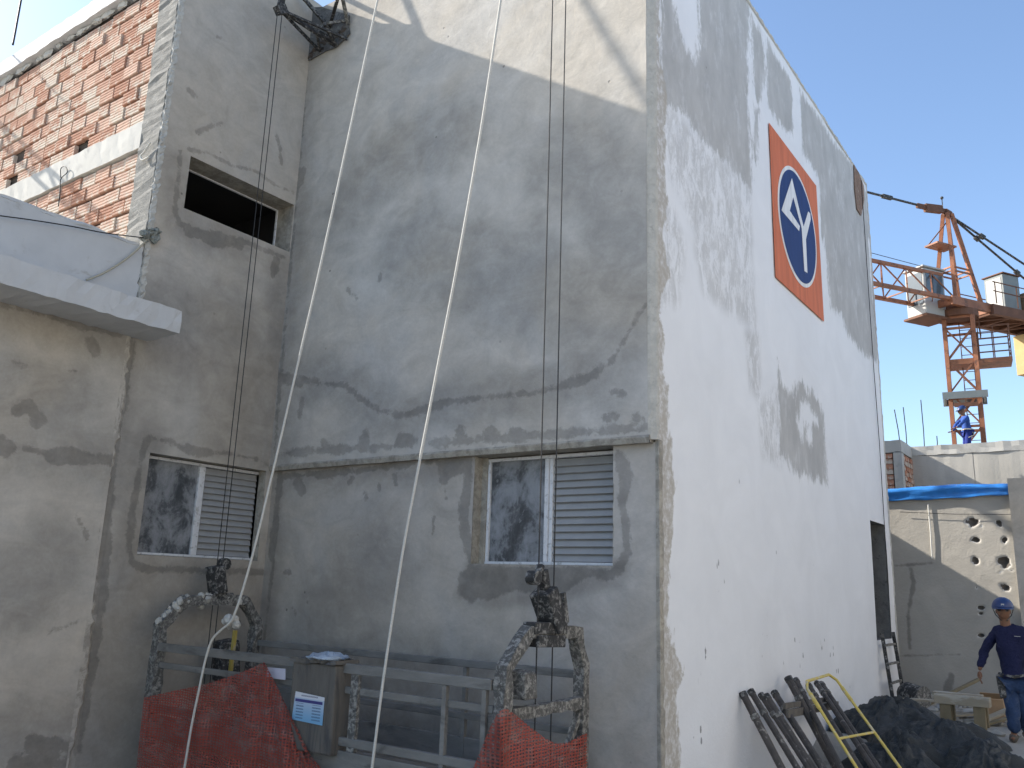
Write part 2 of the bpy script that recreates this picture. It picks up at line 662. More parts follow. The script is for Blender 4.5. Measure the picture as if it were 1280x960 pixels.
wall('upper_wall', 1, YB, (XA - .01, -3.70), (ZO + .075, 10.22), .03, M_B, BLD, (), {'wet': b_wet, 'soft': b_soft}, undul(.008, .9), -1)
# sloping drip band and soffit under the upper part
q = MB()
nx = 120
xs = np.linspace(XA, -3.68, nx)
prof = [(YB, ZO + .075), (YB - .012, ZO + .055), (YB + .004, ZO), (YBL + .25, ZO + .003)]
vs_ = []
for i, x in enumerate(xs):
    w = .006 * math.sin(x * 7.1) + .004 * math.sin(x * 17.7 + 1)
    for j, (y, z) in enumerate(prof):
        vs_.append((x, y + (w if j in (1, 2) else 0), z + (w if j == 1 else w * .5 if j == 2 else 0)))
q.add(vs_, [(i * 4 + j, i * 4 + j + 1, i * 4 + j + 5, i * 4 + j + 4) for i in range(nx - 1) for j in range(3)])
q.add([(-3.68, y, z) for y, z in prof] + [(-3.68, YBL + .25, ZO + .075)], [(0, 1, 2, 3, 4)])
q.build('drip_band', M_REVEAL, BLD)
# the chamfered near corner above
q = MB()
zs = np.linspace(ZO + .03, 10.22, 170)
vs_ = []
for z in zs:
    a, b, c = rng.normal(0, .004), rng.normal(0, .010), rng.normal(0, .012)
    vs_ += [(-3.705, YB + .002, z), (-3.672 + a, YB + .018 + a, z), (XC - .004 + b * .4, YB + .052 + b * .5, z), (XC + .009 + c * .3, YB + .075 + c * .5, z), (XC - .004, YB + .105 + c, z)]
q.add(vs_, [(i * 5 + j, i * 5 + j + 1, i * 5 + j + 6, i * 5 + j + 5) for i in range(len(zs) - 1) for j in range(4)])
q.add([(-3.705, YB + .002, ZO + .03), (-3.665, YB + .022, ZO + .03), (XC, YB + .075, ZO + .03), (XC, YBL, ZO + .03), (-3.705, YBL, ZO + .03)], [(0, 1, 2, 3, 4)])
q.build('corner_bead', M_ROUGH, BLD, smooth=False)
# the near corner below: a beige strip
q = MB()
zs = np.linspace(-.85, ZO + .03, 80)
vs_ = []
for z in zs:
    b, c = rng.normal(0, .003), rng.normal(0, .010)
    vs_ += [(XC - .035, YBL - .004, z), (XC + .004, YBL - .006 + b, z), (XC + .012 + b, YBL + .03 + c * .3, z), (XC + .008, YBL + .06 + c, z), (XC - .004, YBL + .10 + c, z)]
q.add(vs_, [(i * 5 + j, i * 5 + j + 1, i * 5 + j + 6, i * 5 + j + 5) for i in range(len(zs) - 1) for j in range(4)])
q.build('corner_bead', M_REVEAL, BLD)

# broken-out patch in the inner corner round the cable bracket
pt = [(378, 77), (384, 62), (388, 40), (391, 10), (402, 9), (418, 14), (437, 19), (436, 30), (438, 42), (428, 52), (420, 60), (408, 64), (398, 70), (386, 76)]
MB().prism([np.array(at(x, y, 1, YB - .012)) for x, y in pt], (0, -.012, 0)).build('broken_patch', simple('damp_mortar', (.13, .128, .12), .95, .35, 8, .9, .03, dirt=(.24, .235, .22), dirt_at=(.5, .7), dscale=9), BLD)
# front face, lower part with its window and a small dark opening that stands for a dark gap
wb0, wb1 = at(591, 640, 1, YBL)[0], at(766, 640, 1, YBL)[0]
wbz = at(690, 706, 1, YBL)[2]
v0, v1 = at(444, 930, 1, YBL), at(471, 930, 1, YBL)
dark_opening = (v0[0], v1[0], at(455, 950, 1, YBL)[2], at(455, 911, 1, YBL)[2])
l_wet = union(
    bands(1, YBL, [([(587, 568), (583, 600), (581, 640), (582, 670), (588, 700)], .05, .9), ([(776, 572), (783, 600), (778, 630), (782, 660), (784, 690), (772, 712)], .045, .9),
                   ([(350, 590), (346, 640), (340, 695)], .05, .5), ([(342, 700), (330, 800), (322, 880)], .02, .8),
                   ([(350, 596), (420, 592), (500, 580), (575, 574)], .03, 1.8), ([(372, 604), (378, 612)], .05, .9), ([(440, 598), (437, 603)], .03, .8), ([(455, 615), (458, 622)], .025, .8), ([(492, 595), (495, 604)], .035, .8), ([(474, 606), (474, 611)], .02, .8),
                   ([(542, 648), (541, 668)], .02, .6), ([(556, 612), (558, 622)], .02, .6), ([(552, 580), (556, 600)], .06, .9),
                   ([(356, 716), (362, 716)], .025, .8), ([(366, 760), (369, 768)], .02, .8), ([(384, 752), (385, 754)], .015, .5)]),
    polys(1, YBL, [[(588, 706), (770, 710), (768, 726), (735, 722), (700, 745), (668, 742), (640, 738), (612, 752), (600, 748), (588, 756), (572, 740), (574, 716)],
                   [(552, 572), (584, 570), (582, 590), (560, 600), (553, 590)]]))
l_soft = union(softof(bands(1, YBL, [([(345, 590), (335, 700), (318, 900)], .12, .5), ([(345, 592), (580, 574)], .08, .8)]), .25),
               softof(polys(1, YBL, [[(588, 706), (780, 706), (778, 728), (700, 745), (610, 756), (572, 745)]]), .1),
               softof(bands(1, YBL, [([(320, 900), (420, 880), (560, 930), (640, 960)], .5, .6), ([(400, 780), (470, 700)], .12, 1)]), .6))
wall('lower_wall', 1, YBL, (XA - .01, XC - .02), (-.85, ZO + .01), .03, M_BL, BLD, [(wb0, wb1, wbz, ZO + .02), dark_opening], {'wet': l_wet, 'soft': l_soft}, undul(.006, 1.2, 8), -1)
q = MB()
q.box((dark_opening[0] - .002, YBL + .002, dark_opening[2] - .03), (dark_opening[0] + .001, YBL + .3, dark_opening[3] + .03)).box((dark_opening[1] - .001, YBL + .002, dark_opening[2] - .03), (dark_opening[1] + .002, YBL + .3, dark_opening[3] + .03))
q.box((dark_opening[0], YBL + .002, dark_opening[2] - .004), (dark_opening[1], YBL + .3, dark_opening[2])).box((dark_opening[0], YBL + .002, dark_opening[3]), (dark_opening[1], YBL + .3, dark_opening[3] + .004)).box((dark_opening[0], YBL + .3, dark_opening[2] - .03), (dark_opening[1], YBL + .31, dark_opening[3] + .03))
q.build('dark_opening', M_DARK, BLD)

# side wall, white paint over grey
zc = lambda lst: [(800 + x / 3.2, y / 3.2) for x, y in lst]
zd = lambda lst: [(800 + x / 2.4625, 250 + y / 2.4625) for x, y in lst]
bare = polys(0, XC, [
    zc([(86, -60), (128, -60), (140, 20), (150, 90), (190, 190), (226, 262), (236, 180), (234, -60), (420, -60), (436, 30), (442, 70), (436, 180), (428, 300), (432, 400), (440, 500), (446, 700), (441, 768), (400, 722), (360, 675), (310, 630), (270, 585), (225, 545), (190, 480), (135, 440), (92, 415), (84, 330), (74, 200)]),
    zc([(446, 60), (490, 130), (500, 200), (500, 330), (480, 400), (462, 420), (450, 300)]),
    zc([(505, 150), (560, 255), (606, 320), (612, 440), (611, 545), (580, 520), (545, 480), (515, 420), (505, 300)]),
    zc([(455, 420), (480, 440), (474, 560), (462, 660), (450, 600)]),
    zc([(640, 365), (690, 430), (760, 540), (840, 650), (886, 715), (906, 775), (918, 960), (724, 960), (716, 722), (680, 655), (650, 620), (642, 480)]),
    zd([(558, 0), (566, 120), (576, 210), (588, 330), (622, 362), (640, 420), (662, 440), (690, 478), (715, 490), (728, 500), (734, 480), (716, 300), (700, 100), (692, 0)]),
    zd([(424, 480), (434, 560), (452, 578), (470, 600), (485, 560), (498, 545), (515, 590), (530, 585), (548, 620), (568, 655), (572, 760), (578, 880), (545, 860), (500, 850), (455, 815), (430, 780), (428, 700), (424, 600)]),
])
bare_hole = polys(0, XC, [zd([(500, 610), (520, 640), (545, 680), (528, 690), (505, 690), (498, 740), (488, 690)]), zd([(512, 700), (528, 700), (530, 745), (514, 745)])])
cbare = lambda u, v: np.minimum(bare(u, v), -bare_hole(u, v) - .0)
c_soft = union(softof(polys(0, XC, [zd([(190, -40), (330, -60), (335, 100), (350, 380), (300, 345), (250, 310), (200, 270), (180, 160)]), zd([(50, 40), (100, 40), (130, 140), (110, 300), (60, 300)]),
                                     zd([(372, 640), (420, 600), (430, 800), (380, 770)]), zc([(100, 430), (300, 640), (430, 760), (440, 960), (250, 960), (130, 700)]), zd([(330, 420), (360, 420), (365, 600), (340, 560)])]), .18),)
corner = bands(0, XC, [([(819, 0), (820, 300), (822, 560), (824, 800), (826, 960)], .17, 1.2), ([(822, 560), (826, 640)], .22, .8), ([(826, 800), (830, 960)], .25, .8), ([(820, 100), (821, 330)], .16, 1)])
splash = softof(bands(0, XC, [([(900, 860), (960, 780), (1020, 790), (1040, 800)], .5, .6)]), 1.0)
dy0, dy1 = 15.80, at(1105, 700, 0, XC)[1] + .22
DOOR = (dy0, dy1, 1.08, 3.08)
wall('side_wall', 0, XC, (YB + .07, CY1), (-.85, CZ1), .045, M_C, BLD, [DOOR], {'bare': cbare, 'soft': c_soft, 'crust': corner, 'splash': splash},
     lambda u, v: .010 * 2 * fbm(u, v, .8, 3, 21) + .0025 * 2 * fbm(u, v, 7, 2, 5), 1)
# rough top edge and rough far edge of the side wall
q = MB()
ys = np.linspace(YB + .1, CY1 + .02, 150)
vs_ = []
for y in ys:
    a, b = rng.normal(0, .012), rng.normal(0, .014)
    vs_ += [(XC + .004, y, CZ1 - .03), (XC + .012 + abs(b) * .4, y, CZ1 + .01 + a), (XC - .06, y, CZ1 + .045 + a + b), (XC - .25, y, CZ1 + .03)]
q.add(vs_, [(i * 4 + j, i * 4 + j + 1, i * 4 + j + 5, i * 4 + j + 4) for i in range(len(ys) - 1) for j in range(3)])
q.build('parapet_edge', M_ROUGH, BLD)
q = MB()
zs = np.linspace(-.05, CZ1 + .04, 150)
vs_ = []
for z in zs:
    a, b = rng.normal(0, .008), rng.normal(0, .01)
    vs_ += [(XC + .003, CY1 - .05 + b, z), (XC + .014 + a * .4, CY1 + .005 + a, z), (XC - .03, CY1 + .03 + a, z), (XC - .3, CY1 + .02, z)]
q.add(vs_, [(i * 4 + j, i * 4 + j + 1, i * 4 + j + 5, i * 4 + j + 4) for i in range(len(zs) - 1) for j in range(3)])
q.build('corner_edge', M_ROUGH, BLD)
# dark scar near the far top corner
p0 = px_on(0, XC, [(1066, 206), (1072, 216), (1078, 232), (1079, 250), (1075, 270), (1070, 262), (1067, 236)])
q = MB().prism([(XC + .012, u, v) for u, v in p0], (.012, 0, 0))
q.build('exposed_brick_scar', simple('scar', (.24, .16, .12), .95, .3, 12, .8, .02, dirt=(.40, .38, .35)), BLD)
# doorway and its deep dark room
q = MB()
q.box((XC - .9, dy0 - .004, 1.04), (XC - .012, dy0, 3.12)).box((XC - .9, dy1, 1.04), (XC - .012, dy1 + .004, 3.12)).box((XC - .9, dy0, 3.08), (XC - .012, dy1, 3.084)).box((XC - .9, dy0, 1.076), (XC - .012, dy1, 1.08)).box((XC - .91, dy0 - .1, 1.0), (XC - .9, dy1 + .1, 3.2))
dr = q.build('doorway', simple('doorway_block', (.16, .16, .155), .95, .3, 5, .5, .02, dirt=(.08, .08, .08)), BLD)
q = MB()
for k in range(9):
    z = 1.16 + k * .215
    q.box((XC - .88, dy0 + .03, z), (XC - .80 + rng.normal(0, .01), dy1 - .03, z + .19))
q.build('block_infill', M_CONC, dr)

# the painted emblem: square, ring, disc and mark as thin coats of paint, each 4 mm
em_c = (12.37, 7.24)


def disc(cy, cz, r, x, n=64):
    return [(x, cy + r * math.cos(t), cz + r * math.sin(t)) for t in np.linspace(0, 2 * math.pi, n, endpoint=False)]


def paint(name, col):
    k = Mat(name)
    c = k.val(col, k.rng(k.noise(3, 6, .6, (1, 3, .35)), .25, .75, .82, 1.15, False))
    c = k.mix(k.rng(k.noise(22, 7, .7, (1, 1, .5)), .62, .74, 0, .5), c, tuple(.5 * x + .3 for x in col))
    return k.out(c, .7, k.bump(k.noise(30, 5, .6), .3, .006), spec=.25)


EMB = MB().prism([(XC + .014, 11.195, 8.425), (XC + .014, 11.215, 6.055), (XC + .014, 13.535, 6.05), (XC + .014, 13.505, 8.405)], (.004, 0, 0)).build('painted_emblem', paint('orange_paint', (.62, .17, .075)), BLD)
EMB['label'] = 'orange square with a navy disc and white forked arrow mark'
MB().prism(disc(*em_c, .935, XC + .0185), (.004, 0, 0)).build('ring', paint('emblem_white', (.76, .76, .74)), EMB)
MB().prism(disc(*em_c, .875, XC + .023), (.004, 0, 0)).build('disc', paint('navy_paint', (.018, .045, .16)), EMB)
gl = [(12.13, 7.95), (11.55, 7.19), (12.37, 7.17), (12.42, 7.27), (11.95, 7.34), (12.15, 7.64), (12.51, 7.27), (12.52, 7.10), (12.54, 6.58), (12.70, 6.60), (12.71, 7.16), (13.03, 7.62), (13.02, 7.71), (12.91, 7.71), (12.62, 7.34), (12.45, 7.53)]
# Split the concave mark into convex-ish strokes that butt end to end
mk = MB()
x0 = XC + .0275
for poly in ([(12.13, 7.95), (11.55, 7.19), (11.95, 7.34), (12.15, 7.64)], [(11.55, 7.19), (12.37, 7.17), (12.42, 7.27), (11.95, 7.34)],
             [(12.13, 7.95), (12.15, 7.64), (12.51, 7.27), (12.62, 7.34), (12.45, 7.53)], [(12.51, 7.27), (12.52, 7.10), (12.71, 7.16), (12.62, 7.34)],
             [(12.52, 7.10), (12.54, 6.58), (12.70, 6.60), (12.71, 7.16)], [(12.62, 7.34), (12.71, 7.16), (13.03, 7.62), (13.02, 7.71), (12.91, 7.71)]):
    mk.add([(x0 + .004, u, v) for u, v in poly], [tuple(range(len(poly)))])
mk.build('arrow_mark', paint('mark_white', (.74, .75, .76)), EMB)

# ------------------------------------------------------------------ the recessed side face with its slit and window
SL = (5.72, 7.425, 6.285, 7.008)
WA = (5.695, 7.40, 1.975, 3.155)
a_wet = bands(0, XA, [
    ([(185, 548), (180, 560), (172, 600), (165, 640), (161, 680), (164, 702), (180, 711), (240, 713), (300, 714), (328, 716)], .028, .8), ([(184, 549), (210, 551), (232, 562), (250, 566), (290, 567), (320, 574), (336, 580)], .022, 1.2), ([(236, 562), (262, 566)], .05, 1),
    ([(226, 190), (224, 215), (221, 240), (219, 262), (224, 278), (240, 287), (262, 293), (300, 300), (330, 312), (356, 322)], .026, .9), ([(236, 187), (262, 192), (290, 207), (320, 214), (345, 232), (366, 240)], .018, 1.0), ([(240, 290), (275, 298), (300, 305)], .07, 1.2), ([(262, 300), (275, 304)], .08, 1),
    ([(163, 425), (158, 460), (153, 500), (147, 540), (142, 580), (138, 620), (132, 700), (126, 760), (110, 860), (98, 940)], .035, .9), ([(160, 440), (150, 510)], .06, .8),
    ([(246, 165), (262, 158), (277, 153)], .018, .9), ([(345, 170), (350, 185), (352, 205)], .022, .6), ([(236, 112), (242, 120)], .03, .9), ([(272, 46), (276, 48)], .02, .8),
    ([(172, 400), (178, 330), (190, 240)], .012, .9), ([(345, 325), (341, 345)], .04, .9)])
a_soft = union(softof(bands(0, XA, [([(170, 860), (150, 780), (190, 740), (250, 735), (300, 760)], .30, .5), ([(150, 900), (300, 900)], .5, .3)]), .6),  # first bands paint soft shade on the wall round the left arched frame
               softof(bands(0, XA, [([(300, 300), (250, 292), (222, 270), (222, 210)], .10, .5), ([(165, 700), (172, 600), (184, 550)], .10, .5), ([(158, 440), (138, 620)], .10, .6), ([(352, 330), (346, 420), (338, 560)], .08, .6)]), .25),
               softof(bands(0, XA, [([(200, 400), (300, 430), (320, 540)], .25, 1)]), .5))
wall('recessed_wall', 0, XA, (YD, YBL + .05), (-.85, ZA), .03, M_A, BLD, [SL, WA], {'wet': a_wet, 'soft': a_soft}, undul(.006, 1.0, 14), 1)


def slit_reveal():
    y0, y1, z0, z1 = SL
    d = .37
    q = MB()
    X0, X1 = XA - d, XA - .002
    q.box((X0, y0 - .01, z1), (X1, y1 + .02, z1 + .01)).box((X0, y0 - .01, z0 - .01), (X1, y1 + .02, z0)).box((X0, y0 - .01, z0), (X1, y0, z1)).box((X0, y1, z0), (X1, y1 + .01, z1))
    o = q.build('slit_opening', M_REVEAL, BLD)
    r = MB()
    t = .018
    r.box((X0, y0, z1 - t), (X0 + .03, y1, z1 - .001)).box((X0, y0, z0 + .001), (X0 + .03, y1, z0 + t)).box((X0, y1 - t, z0 + t), (X0 + .03, y1 - .001, z1 - t)).box((X0, y0 + .001, z0 + t), (X0 + .03, y0 + t, z1 - t))
    r.build('trim', M_ALU, o)
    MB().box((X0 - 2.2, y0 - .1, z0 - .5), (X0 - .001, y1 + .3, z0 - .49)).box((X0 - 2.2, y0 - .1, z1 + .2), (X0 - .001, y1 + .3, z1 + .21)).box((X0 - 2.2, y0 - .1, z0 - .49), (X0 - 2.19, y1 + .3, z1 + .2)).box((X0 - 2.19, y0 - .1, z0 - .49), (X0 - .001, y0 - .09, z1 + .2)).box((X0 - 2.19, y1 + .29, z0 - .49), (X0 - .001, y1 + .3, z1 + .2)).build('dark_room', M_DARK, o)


slit_reveal()


def window(origin, U, N, w, h, flip):
    """a two-light window: a pane and a louvre. origin = bottom left of the frame, U along it, N outwards"""
    U, N, Zv = np.array(U, float), np.array(N, float), np.array([0, 0, 1.0])
    T = lambda a, b, c: np.array(origin) + U * a + N * b + Zv * c
    win = bpy.data.objects.new('window', None)
    COL.objects.link(win)
    win.parent = BLD
    win.matrix_parent_inverse = Matrix.Translation(-Vector(BLD.location))

    def bx(name, a0, a1, b0, b1, c0, c1, mat, bev=.004):
        P8 = [T(a, b, c) for c in (c0, c1) for a, b in ((a0, b0), (a1, b0), (a1, b1), (a0, b1))]
        o = MB().add(P8, [(0, 3, 2, 1), (4, 5, 6, 7), (0, 1, 5, 4), (1, 2, 6, 5), (2, 3, 7, 6), (3, 0, 4, 7)]).build(name, mat, win, bevel=bev)
        return o
    t = .035
    mid = w * (.475 if not flip else .49)
    bx('frame', 0, w, -.04, .02, h - t, h, M_ALU)
    bx('frame', 0, w, -.04, .025, 0, t * .8, M_ALU)
    bx('frame', 0, t, -.04, .018, t * .8 + .001, h - t - .001, M_ALU)
    bx('frame', w - t * .6, w, -.04, .018, t * .8 + .001, h - t - .001, M_ALU)
    bx('mullion', mid - .045, mid + .005, -.03, .022, t * .8 + .001, h - t - .001, M_ALU)
    bx('mullion', mid + .008, mid + .05, -.035, .006, t * .8 + .001, h - t - .001, M_ALU)
    bx('pane', t + .001, mid - .046, -.016, -.010, t * .8 + .002, h - t - .002, M_PANE, 0)
    n = 14
    a0, a1 = mid + .052, w - t * .6 - .002
    c0, c1 = t * .8 + .01, h - t - .01
    p = (c1 - c0) / n
    for k in range(n):
        z = c0 + k * p
        pts = [T(a0, -.004, z), T(a1, -.004, z), T(a1, -.044, z + p * 1.06), T(a0, -.044, z + p * 1.06)]
        off = N * .004 + Zv * .004
        o = MB().add(pts + [x - off * 1.5 for x in pts], [(0, 1, 2, 3), (7, 6, 5, 4), (0, 4, 5, 1), (1, 5, 6, 2), (2, 6, 7, 3), (3, 7, 4, 0)]).build('slat', M_SLAT, win)
    bx('louvre_backing', a0 - .02, a1 + .01, -.075, -.07, .02, h - .02, M_DARK, 0)
    return win


fy = YBL + .17
f0, f1 = at(609.5, 640, 1, fy)[0], wb1 + .03
fz0 = at(640, 705.5, 1, fy)[2] + .0
window((f0, fy, fz0), (1, 0, 0), (0, -1, 0), f1 - f0, ZO - .015 - fz0, False)
q = MB()
q.box((wb0 - .01, YBL + .003, wbz - .02), (wb0, fy + .15, ZO)).box((wb1, YBL + .003, wbz - .02), (wb1 + .01, fy + .15, ZO)).box((wb0 - .01, YBL + .003, wbz - .02), (wb1 + .01, fy + .15, wbz - .001))
q.box((wb0, fy - .03, wbz), (f0 - .002, fy + .02, ZO - .001))
q.box((wb0, fy - .02, wbz), (wb1, fy + .03, fz0 - .002))
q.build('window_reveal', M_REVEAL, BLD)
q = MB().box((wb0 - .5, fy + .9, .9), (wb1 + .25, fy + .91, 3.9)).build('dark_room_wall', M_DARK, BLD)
fx = XA - .17
w0, w1 = WA[0] - .03, at(325, 600, 0, fx)[1]
az0 = at(240, 696.5, 0, fx)[2]
window((fx, w0, az0), (0, 1, 0), (1, 0, 0), w1 - w0, WA[3] - .01 - az0, True)
q = MB()
q.box((fx - .15, WA[1], WA[2] - .02), (XA - .003, WA[1] + .01, WA[3] + .01)).box((fx - .15, WA[0] - .01, WA[2]), (XA - .003, WA[0], WA[3])).box((fx - .15, WA[0], WA[3]), (XA - .003, WA[1], WA[3] + .01)).box((fx - .15, WA[0], WA[2] - .02), (XA - .003, WA[1], WA[2] - .001))
q.box((fx - .02, w1 + .002, WA[2]), (fx + .03, WA[1], WA[3] - .001))
q.box((fx - .03, WA[0], WA[2]), (fx + .02, WA[1], az0 - .002))
q.build('window_reveal', M_REVEAL, BLD)
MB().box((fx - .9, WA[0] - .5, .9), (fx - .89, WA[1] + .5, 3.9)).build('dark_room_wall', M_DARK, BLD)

# ------------------------------------------------------------------ the clay block wall up left, with its beam, column and coping
zb0, zb1, zt = 7.045, 7.425, 9.62
xcol = -9.76
BW = MB().box((-15.2, YD + .075, 4.6), (xcol + .1, YD + .2, zt)).build('block_wall', M_MORTAR, BLD)


def block_mesh(L, h, name):
    q = MB()
    pr_ = []
    n = 4
    for k in range(n):
        z0, z1 = h * k / n, h * (k + 1) / n
        pr_ += [(0.010, z0 + .002), (0.0, z0 + .008), (0.0, z1 - .008), (0.010, z1 - .002)]
    pr_ = [(.016, 0.0)] + pr_ + [(.016, h)]
    m_ = len(pr_)
    vs = [(x, y, z) for x in (0, L) for y, z in pr_] + [(0, .06, 0), (0, .06, h), (L, .06, 0), (L, .06, h)]
    fs = [(i, m_ + i, m_ + i + 1, i + 1) for i in range(m_ - 1)]
    fs += [tuple(range(m_)) + (2 * m_ + 1, 2 * m_), tuple(range(m_, 2 * m_))[::-1] + (2 * m_ + 2, 2 * m_ + 3), (0, 2 * m_, 2 * m_ + 2, m_), (m_ - 1, 2 * m_ - 1, 2 * m_ + 3, 2 * m_ + 1)]
    me = bpy.data.meshes.new(name)
    me.from_pydata(vs, [], fs)
    me.materials.append(M_BRICK)
    me.update()
    return me


blk = {L: block_mesh(L, .176, 'block') for L in (.33, .16, .24)}
nblk = 0


def course(z, x_right, x_left, row):
    global nblk
    x = x_right
    first = row % 2
    while x > x_left:
        L = .33
        if first:
            L, first = .16, 0
        elif random.random() < .15:
            L = random.choice((.24, .16))
        x -= L + random.choice((.012, .016, .02, .028))
        if random.random() < .02:
            continue
        o = link('brick', blk[L], BW)
        nblk += 1
        o.location = (x, YD + random.uniform(-.018, .012), z + random.uniform(-.004, .004))
        o.rotation_euler = (random.uniform(-.02, .02), random.uniform(-.012, .012), random.uniform(-.02, .02))


pitch = .208
r_ = 0
z = zb1 + .012
while z < zt - .15:
    course(z, xcol - .01, -14.75, r_)
    z += pitch
    r_ += 1
z = zb0 - .2
while z > 5.5:
    lim = xcol - (7.2 - z) * 2.3 - .6 if z < 6.4 else -13.2
    course(z, xcol - .01, max(-13.2, lim), r_)
    z -= pitch
    r_ += 1




def rough_box(name, lo, hi, mat, parent, amp=.012, n=26, ax=0):
    """a cast or hacked member: a box whose long faces are uneven"""
    q = MB()
    c = np.linspace(lo[ax], hi[ax], n)
    o1, o2 = [i for i in range(3) if i != ax]
    vs = []
    for t in c:
        for s1, s2 in ((0, 0), (.5, 0), (1, 0), (1, .5), (1, 1), (.5, 1), (0, 1), (0, .5)):
            p = [0, 0, 0]
            p[ax] = t
            p[o1] = lo[o1] + (hi[o1] - lo[o1]) * s1 + rng.normal(0, amp)
            p[o2] = lo[o2] + (hi[o2] - lo[o2]) * s2 + rng.normal(0, amp)
            vs.append(p)
    fs = [(i * 8 + k, i * 8 + (k + 1) % 8, (i + 1) * 8 + (k + 1) % 8, (i + 1) * 8 + k) for i in range(n - 1) for k in range(8)]
    fs += [tuple(range(8))[::-1], tuple((n - 1) * 8 + k for k in range(8))]
    return q.add(vs, fs).build(name, mat, parent)


rough_box('beam', (-15.2, YD - .035, zb0), (xcol + .01, YD + .1, zb1), M_CONCF, BLD, .0025, 40)
rough_box('column', (xcol, YD - .03, 4.7), (XA - .025, YD + .2, ZA - .02), simple('hacked_column', (.24, .232, .21), .95, .2, 9, .7, .012, dirt=(.40, .38, .34), dirt_at=(.55, .75), dscale=9), BLD, .006, 90, 2)
rough_box('coping', (-15.4, YD - .09, zt), (xcol - .02, YD + .25, zt + .26), M_WHITE, BLD, .004, 40)
q = MB()
for k in range(16):
    x = -10.2 - k * .3 + random.uniform(-.1, .1)
    q.ball((x, YD + .0, zt - .03), (random.uniform(.08, .2), .03, random.uniform(.03, .09)), 7)
q.build('mortar_lumps', M_ROUGH, BLD, jitter=.008)['kind'] = 'stuff'
# rims of hardened mortar along the hacked edge of the recessed face
rough_box('edge_crust', (XA - .045, YD - .02, 4.9), (XA + .006, YD + .045, ZA), M_ROUGH, BLD, .007, 150, 2)
# the unseen sides that close the volume
q = MB()
q.box((-9.2, CY1 - .2, -.1), (XC - .3, CY1 - .001, 9.7)).box((-9.3, 11, -.1), (-9.12, CY1 - .2, 9.7))
q.build('rear_wall', M_CONC, BLD)
q = MB().box((-15.2, YD + .22, 4.0), (-15.0, 11, 9.7)).box((-15.2, 10.8, -.1), (-9.3, 11, 9.7)).build('rear_wall', M_CONC, BLD)
MB().box((-9.28, YB + .26, 9.7), (XC - .26, CY1 - .001, 9.85)).build('roof', M_CONC, BLD)
MB().box((-15.2, YD + .21, 9.7), (XA - .02, 11, 9.84)).build('roof', M_CONC, BLD)
MB().box((XA - .2, YD + .01, 9.84), (XA - .004, 11, ZA + .03)).build('parapet', M_CONC, BLD)
MB().box((XA + .03, YB + .004, 9.6), (-3.72, YB + .2, 10.22)).build('parapet', M_CONC, BLD)

# ------------------------------------------------------------------ the low annex at the left
ANX = thing('annex_building', 'low pale plastered annex at the left edge under a thick concrete canopy', 'building', (-11, 2, 0))
n_wet = bands(0, XA, [([(20, 512), (34, 506), (50, 525), (46, 530)], .05, .3), ([(30, 560), (60, 568), (90, 572), (140, 576)], .05, 1.2), ([(0, 555), (10, 560)], .08, .8), ([(112, 428), (118, 440)], .05, .7), ([(88, 462), (92, 464)], .015, .4), ([(95, 644), (108, 672)], .02, 1), ([(60, 790), (100, 775)], .02, 1.2), ([(40, 930), (60, 945)], .08, .8), ([(66, 925), (110, 950)], .03, 1.5), ([(20, 955), (110, 955)], .05, 1.5), ([(0, 380), (60, 395), (150, 418)], .03, 1.8), ([(20, 450), (30, 458)], .03, .9)])
n_soft = union(softof(bands(0, XA, [([(0, 385), (160, 424)], .12, .8), ([(30, 562), (140, 576)], .10, .8), ([(10, 740), (60, 700)], .2, .8), ([(0, 940), (120, 950)], .3, .6), ([(20, 480), (80, 500)], .15, 1)]), .4),)
wall('wall', 0, XA + .018, (-3.0, 5.235), (-.85, 4.47), .04, M_AN, ANX, (), {'wet': n_wet, 'soft': n_soft}, undul(.007, 1.0, 33), 1)
q = MB()
zs = np.linspace(-.85, 4.47, 90)
vs_ = []
for z in zs:
    b = .03 * math.sin(z * 2.1) + rng.normal(0, .012)
    vs_ += [(XA + .019, 5.2, z), (XA + .017, 5.235 + b, z), (XA - .004, 5.262 + b, z)]
q.add(vs_, [(i * 3 + j, i * 3 + j + 1, i * 3 + j + 4, i * 3 + j + 3) for i in range(len(zs) - 1) for j in range(2)])
q.build('wall_edge', M_AN, ANX)
wall('wall', 0, XA - .005, (5.19, 5.32), (-.85, 4.9), .03, M_A, ANX, (), {'wet': bands(0, XA, [([(163, 425), (98, 940)], .05, .9)]), 'soft': lambda u, v: u * 0 + .5}, None, 1)
rough_box('canopy', (XA - .1, -3.0, 4.46), (-8.66, 5.47, 4.735), M_WHITE, ANX, .005, 90, 1)
pz = wall('parapet', 0, XA - .03, (-3.0, 5.30), (4.70, 5.60), .04, M_WHITE, ANX, (), None, lambda u, v: .006 * fbm(u, v, 1.5, 3, 4), 1)
rough_box('parapet_cap', (XA - .20, -3.0, 5.585), (XA - .028, 5.22, 5.625), M_WHITE, ANX, .006, 60, 1)
MB().box((-20, -3, 4.85), (XA - .2, YD - .05, 5.0)).build('roof', M_CONC, ANX)
MB().box((-20, -3.2, -.85), (XA - .01, -3.0, 5.4)).box((-20.2, -3.2, -.85), (-20, YD, 5.6)).build('rear_wall', M_CONC, ANX)

# ------------------------------------------------------------------ beyond the building: yard wall, far wall, low wing behind
YE, YF = 19.5, 26.0
W = thing('rear_wing', 'low concrete rear wing hidden behind the tall building', 'building', (-9, 20, 0))
xw = -6.5
zw = .44 + .66 * (-xw)
MB().box((-14, CY1 + .3, 0), (xw, 21.0, zw)).build('wall', M_CONC, W)
MB().box((-14, 21.01, 0), (xw, 25.6, 2.84 + .66 * -xw)).build('wall', M_CONC, W)

